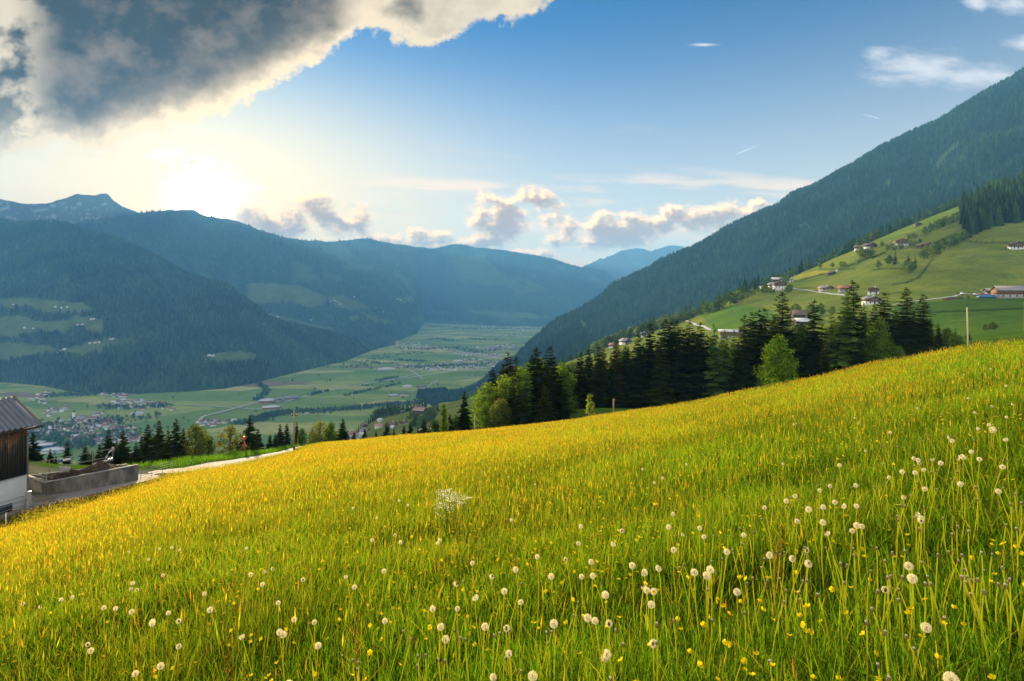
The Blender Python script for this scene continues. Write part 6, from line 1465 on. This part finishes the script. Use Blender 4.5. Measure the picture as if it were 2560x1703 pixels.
def bald_mesh():
    b = MB(); z = np.array([-.014, -.010, -.004, .001, .005]); b.tube(np.column_stack([z * 0, z * 0 + np.arange(5) * 1e-6, z]), np.array([.003, .0062, .0056, .0052, .002]), 7, (.30, .21, .11)); 
    b.tube(np.column_stack([np.zeros(3), np.arange(3) * 1e-6, np.array([.002, .005, .0075])]), np.array([.0058, .0052, .001]), 7, (.62, .58, .50)); return b.build('bald_head', True, True)
BALD = bald_mesh()
CLK = []   # dandelion clocks in photograph pixels
CLK += PX([(2093,1118),(2062,1185),(1915,1060),(1712,1203),(1480,1408),(1985,1348),(1903,1392),(1110,1450),(1367,1155),(1125,1212),(1405,1395),(2232,897),(2238,727),(2040,606),(2062,812),(1898,853),(1688,810),(1436,786),(1838,746),(1905,682),(1570,706),(2068,938),(1410,1048),(1255,955),(1160,955),(1023,890),(892,1062),(880,1122),(410,1124),(400,785),(258,830),(130,897),(316,603),(521,618),(760,620),(820,556),(453,550),(425,400),(1085,710),(1213,795),(1393,412),(1890,495),(1873,550),(2033,490),(1522,184),(843,1316),(800,1560),(755,1555),(980,1240),(1320,120),(280,352),(632,312),(560,270),(1190,60),(1127,97),(2262,70)], 2.835, 800, 1150)
CLK += PX([(1710,650),(1662,762),(1735,1252),(1570,922),(1408,778),(993,600),(868,626),(987,516),(1296,490),(617,788),(433,738),(482,704),(505,614),(372,672),(398,678),(183,726),(75,704),(75,850),(125,842),(92,792),(100,1090),(370,404),(372,442),(270,437),(218,450),(207,528),(566,442),(930,246),(1085,295),(1108,365),(908,362),(853,328),(1150,246),(1104,200),(1165,174),(1373,163),(1433,86),(1588,78),(1650,78),(1657,147),(1634,248),(1645,316),(1672,356),(1808,80),(2003,146),(2305,190),(2337,296),(1395,420),(1255,403),(1295,396),(1743,395),(860,12),(1268,48),(1680,22),(1765,22),(2160,45),(37,128),(112,108),(265,26),(235,332),(895,225),(1313,265),(1268,270),(1112,325),(1045,680)], 2.455, 1600, 1150)
CLK += PX([(2107,840),(2245,1120),(1812,1240),(1970,1120),(1995,1142),(1147,1105),(1142,1142),(565,1316),(588,1350),(748,1028),(750,1055),(940,952),(1108,690),(1165,625),(1240,608),(933,657),(1310,655),(1664,647),(1480,925),(1622,1036),(2005,1030),(2178,1318),(2050,1280),(1195,1408),(1075,1500),(1075,1530),(2100,1540),(2195,1560),(490,965),(262,1062),(475,985),(185,1000),(1900,772),(1893,802),(1745,860),(1220,808),(907,868),(953,895),(1852,905),(1017,1170),(1018,1048),(1355,1130)], 2.835, 0, 1150)
CLK += PX([(2080,590),(2307,580),(2022,748),(1938,800),(2172,795),(2258,897),(1788,912),(1937,1022),(1795,1034),(1718,1040),(1412,1052),(1370,1060),(1525,1050),(895,985),(285,757),(860,746),(1200,825),(1795,310),(1420,605),(1033,420),(403,400),(2110,795),(2050,795),(2010,810),(1820,520),(330,680),(820,690),(2165,400),(2080,260),(1615,845),(2180,680),(1965,650),(1960,1055),(1880,1060)], 3.571, 1900, 850)
def flower_at(X, Y, h):
    """distance at which a flower of height h above the meadow shows its head at (X, Y)"""
    D = np.geomspace(.9, 110, 900); x = (X - CX) / F * D
    f = -(Y - HY) / F * D - (gz(x, D) + h)
    s = np.nonzero(np.diff(np.sign(f)))[0]
    if not len(s): return None
    k = s[0]; a = f[k] / (f[k] - f[k + 1]); Dd = D[k] + a * (D[k + 1] - D[k])
    if Dd > brow(X) * .97: return None
    xx = (X - CX) / F * Dd; return xx, Dd, float(gz(xx, Dd))
spots = []
for X, Y in CLK:
    h = rng.uniform(.38, .48); p = flower_at(X, Y, h)
    if p: spots.append((*p, h, X))
spots.sort(key=lambda a: a[1])
def put_stalk(name, label, cat, group, x, y, z, h, k, head, extra=None):
    t = thing(name, label, cat, (x, y, z), rng.uniform(0, 6.28), group)
    me, tip = STEM_ME[k % 5]
    st = ob('stem', me, M_STEM, t, scale=(1, 1, h)); off = (tip[0], tip[1], tip[2] * h)
    hd = ob(head[0], head[1], head[2], t, off); hd.scale = (rng.uniform(.76, 1.06),) * 3; hd.rotation_euler = (rng.normal(0, .2), rng.normal(0, .2), rng.uniform(0, 6))
    if extra: ob(extra[0], extra[1], extra[2], t, off)
    return t
nearest = sorted(spots[:44], key=lambda a: a[4])
rank = {id(a): i for i, a in enumerate(nearest)}
for i, a in enumerate(spots[:290]):
    x, y, z, h, X = a
    pm = (PUFF[(0, 1, 0, 1, 2, 0, 1, 3)[i % 8]]) if y < 9 else PUFF_LO[i % 2]
    if id(a) in rank: lab = f'large white dandelion clock, {ordinal(rank[id(a)])} from the left among the nearest ones'
    else:
        lab = ('small white dandelion clock ' + ('in the dense patch of yellow stems' if X > 1850 else 'scattered in the golden grass' if X < 1000 else 'scattered in the green grass') + (' close to the camera' if y < 6 else ' farther up the meadow'))
    put_stalk('dandelion_clock', lab, 'dandelion clock', 'dandelion clocks in the meadow', x, y, z, h, i, ('seed_ball', pm, M_PETAL), ('flower_base', FBASE, M_STEM))
BLD = PX([(825,905),(1065,862),(1145,792),(1205,620),(1318,742),(1383,607),(1434,665),(1480,683),(1568,540),(1635,595),(1607,662),(1755,548),(1870,630),(2003,652),(2043,675),(2078,772),(2097,797),(2165,728),(2265,762),(2330,738),(1500,885),(1458,1045),(1608,1060),(1640,1052),(1873,1158),(1950,1008),(273,998),(388,1002),(653,970),(685,740),(685,520),(630,518),(435,508),(530,485),(815,368),(840,690),(978,287),(150,1165),(153,1050),(898,1320),(1518,1310),(400,826),(1670,880),(1340,1325),(1650,1350)], 2.455, 1600, 1150)
BLD += PX([(1082,888),(938,1280),(1060,1222),(1018,1190),(1170,1270),(1220,1330),(1250,1385),(1293,1232),(1505,1277),(1592,1228),(1640,1075),(1650,1262),(1803,1065),(232,1365),(222,1420),(525,1350),(778,1342),(752,1355),(762,1415),(820,1436),(895,1440),(322,1497),(345,1450),(447,1266),(2037,1240),(2100,1345),(2023,1478),(1383,1372),(1305,850)], 2.835, 800, 1150)
for _ in range(210):
    X = rng.uniform(1600, 2600); Y = rng.uniform(1020, 1480); 
    if rng.random() < sm(1500, 2200, X) and Y > 1180 - (X - 1600) * .18: BLD.append((X, Y))
bs = []
for X, Y in BLD:
    h = rng.uniform(.34, .44); p = flower_at(X, Y, h)
    if p: bs.append((*p, h, X))
bs.sort(key=lambda a: a[1]); nb = sorted(bs[:40], key=lambda a: a[4]); rk = {id(a): i for i, a in enumerate(nb)}
for i, a in enumerate(bs[:280]):
    x, y, z, h, X = a
    lab = f'bare dandelion stalk with its seeds blown off, {ordinal(rk[id(a)])} from the left in the front grass' if id(a) in rk else 'bright yellow bare dandelion stalk in the dense patch higher up the meadow'
    put_stalk('dandelion_stalk', lab, 'dandelion stalk', 'bare dandelion stalks', x, y, z, h, i + 2, ('bald_head', BALD, M_STEM))
# buttercups
def cup_mesh():
    V = []; T = []; C = []; n = 0
    for k in range(5):
        a = k * 1.2566; e = np.array([math.cos(a), math.sin(a)]); p = np.array([-e[1], e[0]])
        vv = [[0, 0, 0], [*(e * .006 + p * .0052), .003], [*(e * .0105 + p * .0035), .0075], [*(e * .0105 - p * .0035), .0075], [*(e * .006 - p * .0052), .003]]
        V += vv; T += [(n, n+1, n+2), (n, n+2, n+3), (n, n+3, n+4)]; C += [(.50, .38, .012)] + [(.66, .50, .010)] * 4; n += 5
    return mesh_np('blossom', np.array(V), None, T, np.array(C))
CUP = cup_mesh()
def bstem(seed):
    r = np.random.default_rng(seed); s = np.linspace(0, 1, 5); b = MB()
    b.tube(np.column_stack([.05 * s ** 2, .03 * np.sin(s * 3), s]), np.linspace(.0016, .0010, 5), 4, (.12, .18, .02)); return b.build('stem', True, True), (.05, .03 * math.sin(3), 1.0)
BST = [bstem(1), bstem(2)]
bc = []
cent = [(rng.uniform(-.75, .55), rng.uniform(1.5, 7.5)) for _ in range(34)] + [(rng.uniform(.1, .9), rng.uniform(2.0, 9)) for _ in range(8)]
while len(bc) < 1500:
    u, d = cent[rng.integers(len(cent))]; d2 = d + rng.normal(0, .06 * d + .1); x = u * d + rng.normal(0, .10 * d + .1)
    if rng.random() < .35: d2 = rng.uniform(1.3, 9); x = rng.uniform(-.9, .9) * d2
    if d2 > 1.15 and abs(x / d2) < .92: bc.append((x, d2))
bc.sort(key=lambda a: a[1])
for i, (x, y) in enumerate(bc[:300]):
    h = rng.uniform(.30, .46); t = thing('buttercup', 'yellow buttercup open among the front grass', 'buttercup', (x, y, float(gz(x, y))), rng.uniform(0, 6), 'buttercups in the front grass')
    me, tip = BST[i % 2]; ob('stem', me, M_STEM, t, scale=(1, 1, h)); f = ob('blossom', CUP, M_PETAL, t, (tip[0], tip[1], h), 0, rng.uniform(.8, 1.25)); f.rotation_euler = (rng.normal(0, .5), rng.normal(0, .5), rng.uniform(0, 6))
def far_flowers():
    rest = np.array(bc[300:]); x = rest[:, 0]; y = rest[:, 1]
    fx, fy, fz = scatter(9000, 6, 45, .6, .95, .97); x = np.concatenate([x, fx]); y = np.concatenate([y, fy])
    n1 = len(x); wx, wy, wz = scatter(5200, 28, 95, .5, .95, .98); kk = wx / wy < .35; wx, wy = wx[kk], wy[kk]; x = np.concatenate([x, wx]); y = np.concatenate([y, wy])
    n = len(x); z = gz(x, y) + rnd(n, .34, .48); d = np.hypot(x, y); s = .010 + d * .00034; cc = np.where(np.arange(n)[:, None] < n1, np.array([.66, .50, .012]), np.array([.80, .72, .40]))
    V = []; T = []
    P0 = np.stack([x, y, z], -1)
    a = rnd(n, 0, 6.28); A_ = np.stack([np.cos(a), np.sin(a), rnd(n, -.4, .4)], -1) * s[:, None]; B_ = np.stack([-np.sin(a), np.cos(a), rnd(n, -.2, .8)], -1) * s[:, None]
    V = np.stack([P0 - A_, P0 + B_, P0 + A_, P0 - B_], 1)
    o = ob('meadow_flowers', mesh_np('meadow_flowers', V.reshape(-1, 3), np.arange(n * 4).reshape(-1, 4), None, np.repeat(cc, 4, 0)), M_PETAL)
    tag(o, 'countless small yellow and cream flowers farther off in the meadow', 'flowers', None, 'stuff')
far_flowers()
# red sorrel spikes
def sorrel_mesh(seed):
    r = np.random.default_rng(seed); V = []; T = []; C = []; n = 0
    for k in range(90):
        s = r.uniform(.45, 1.0); a = r.uniform(0, 6.28); rr = .045 * (1.05 - s) + .006; p = np.array([rr * math.cos(a), rr * math.sin(a), s + r.uniform(-.03, .03)]); q_ = r.normal(0, .008, (3, 3))
        V += [list(p + q_[0]), list(p + q_[1]), list(p + q_[2])]; T.append((n, n+1, n+2)); C += [np.array([.34, .12, .035]) * r.uniform(.6, 1.4)] * 3; n += 3
    return mesh_np('flower_spike', np.array(V), None, T, np.array(C))
SOR = [sorrel_mesh(1), sorrel_mesh(2)]; SST = tube_mesh('stem', np.column_stack([np.linspace(0, .01, 4), np.zeros(4), np.linspace(0, .95, 4)]), np.linspace(.004, .002, 4), 4, (.30, .12, .04))
sor = PX([(1615,1200),(805,985),(985,990),(1720,860),(1665,800),(480,770),(1140,810),(1345,515),(1500,1000)], 2.835, 0, 1150) + PX([(870,620),(700,380),(1300,230),(1435,250),(255,1110),(1385,610),(310,330),(50,400)], 2.835, 800, 1150) + PX([(830,500),(105,140),(860,420)], 2.455, 1600, 1150)
ss_ = []
for X, Y in sor:
    p = flower_at(X, Y, .5)
    if p: ss_.append((X, p))
ss_.sort()
for i, (X, p) in enumerate(ss_):
    t = thing('sorrel', f'reddish sorrel spike standing in the grass, {ordinal(i)} from the left', 'sorrel', p, rng.uniform(0, 6), 'sorrel spikes in the meadow', (.36, .36, .52)); ob('stem', SST, M_STEM, t); ob('flower_spike', SOR[i % 2], M_PETAL, t)
# white cow parsley
def umbel_mesh(seed):
    r = np.random.default_rng(seed); b = MB(); V = []; T = []; C = []; n = 0
    for k in range(70):
        a = k * 2.4; q_ = .05 * math.sqrt(k / 70); p = np.array([q_ * math.cos(a), q_ * math.sin(a), -.12 * q_ + r.normal(0, .002)]); e = r.normal(0, .004, (3, 3)); e[:, 2] *= .3
        V += [list(p + e[0]), list(p + e[1]), list(p + e[2])]; T.append((n, n+1, n+2)); C += [(.86, .86, .80)] * 3; n += 3
    return mesh_np('umbel', np.array(V), None, T, np.array(C))
UMB = [umbel_mesh(1), umbel_mesh(2)]
p = flower_at(1128, 1275, .45)
if p:
    t = thing('cow_parsley', 'clump of white flowering cow parsley in the middle of the meadow', 'wild flower', p)
    k = 1422.2 / p[1] / 2.835 * 1.0
    ur = np.random.default_rng(9); sp_ = [(870,210),(905,200),(935,198),(860,245),(925,240),(965,238),(880,270),(940,290),(1040,270),(1060,265),(850,300),(840,330),(860,310),(895,310),(900,340),(985,300),(975,345),(1010,310),(925,330),(850,385),(975,275),(1000,350)]
    for i, (a, b_) in enumerate(sp_):
        ux_ = (a - 935) / 2.835 * p[1] / F; uz_ = .45 - (b_ - 355) / 2.835 * p[1] / F; uy_ = ur.normal(0, .12)
        bb = MB(); bb.tube(np.array([[ux_ * .1, uy_ * .1, -.02], [ux_ * .6, uy_ * .6, uz_ * .6], [ux_, uy_, uz_]]), .003, 4, (.12, .19, .03)); ob('stem', bb.build('stem', True, True), M_STEM, t)
        u_ = ob('umbel', UMB[i % 2], M_PETAL, t, (ux_, uy_, uz_), ur.uniform(0, 6), ur.uniform(.9, 1.5)); u_.rotation_euler = (ur.normal(0, .4), ur.normal(0, .3), 0)
# ------------------------------------------------------------------ haze box, render settings
def make_haze():
    m, nt = new_mat('hazy_air'); o = N(nt, 'ShaderNodeOutputMaterial'); v = N(nt, 'ShaderNodeVolumePrincipled')
    v.inputs['Color'].default_value = (.20, .55, 1.0, 1); v.inputs['Density'].default_value = HAZE_D; v.inputs['Anisotropy'].default_value = -0.15
    L(nt, v.outputs[0], o.inputs['Volume'])
    b = MB(); b.box((-14500, -150, -438), (14500, 12700, 985))
    h = ob('haze', b.build('haze'), m); tag(h, None, None, None, 'stuff')
if HAZE_D > 0: make_haze()
SC.view_settings.view_transform = 'Standard'; SC.view_settings.look = 'None'
SC.view_settings.exposure = EXPOSURE; SC.view_settings.gamma = 1.0
SC.view_settings.use_curve_mapping = False
SC.render.engine = 'CYCLES'
cy = SC.cycles
cy.use_denoising = True; cy.denoiser = 'OPENIMAGEDENOISE'; cy.denoising_input_passes = 'RGB_ALBEDO_NORMAL'; cy.denoising_prefilter = 'ACCURATE'
cy.max_bounces = 5; cy.diffuse_bounces = 2; cy.glossy_bounces = 2; cy.transmission_bounces = 3; cy.transparent_max_bounces = 8; cy.volume_bounces = 1
cy.use_adaptive_sampling = True; cy.adaptive_threshold = 0.015
cy.caustics_reflective = False; cy.caustics_refractive = False
cy.sample_clamp_indirect = 6
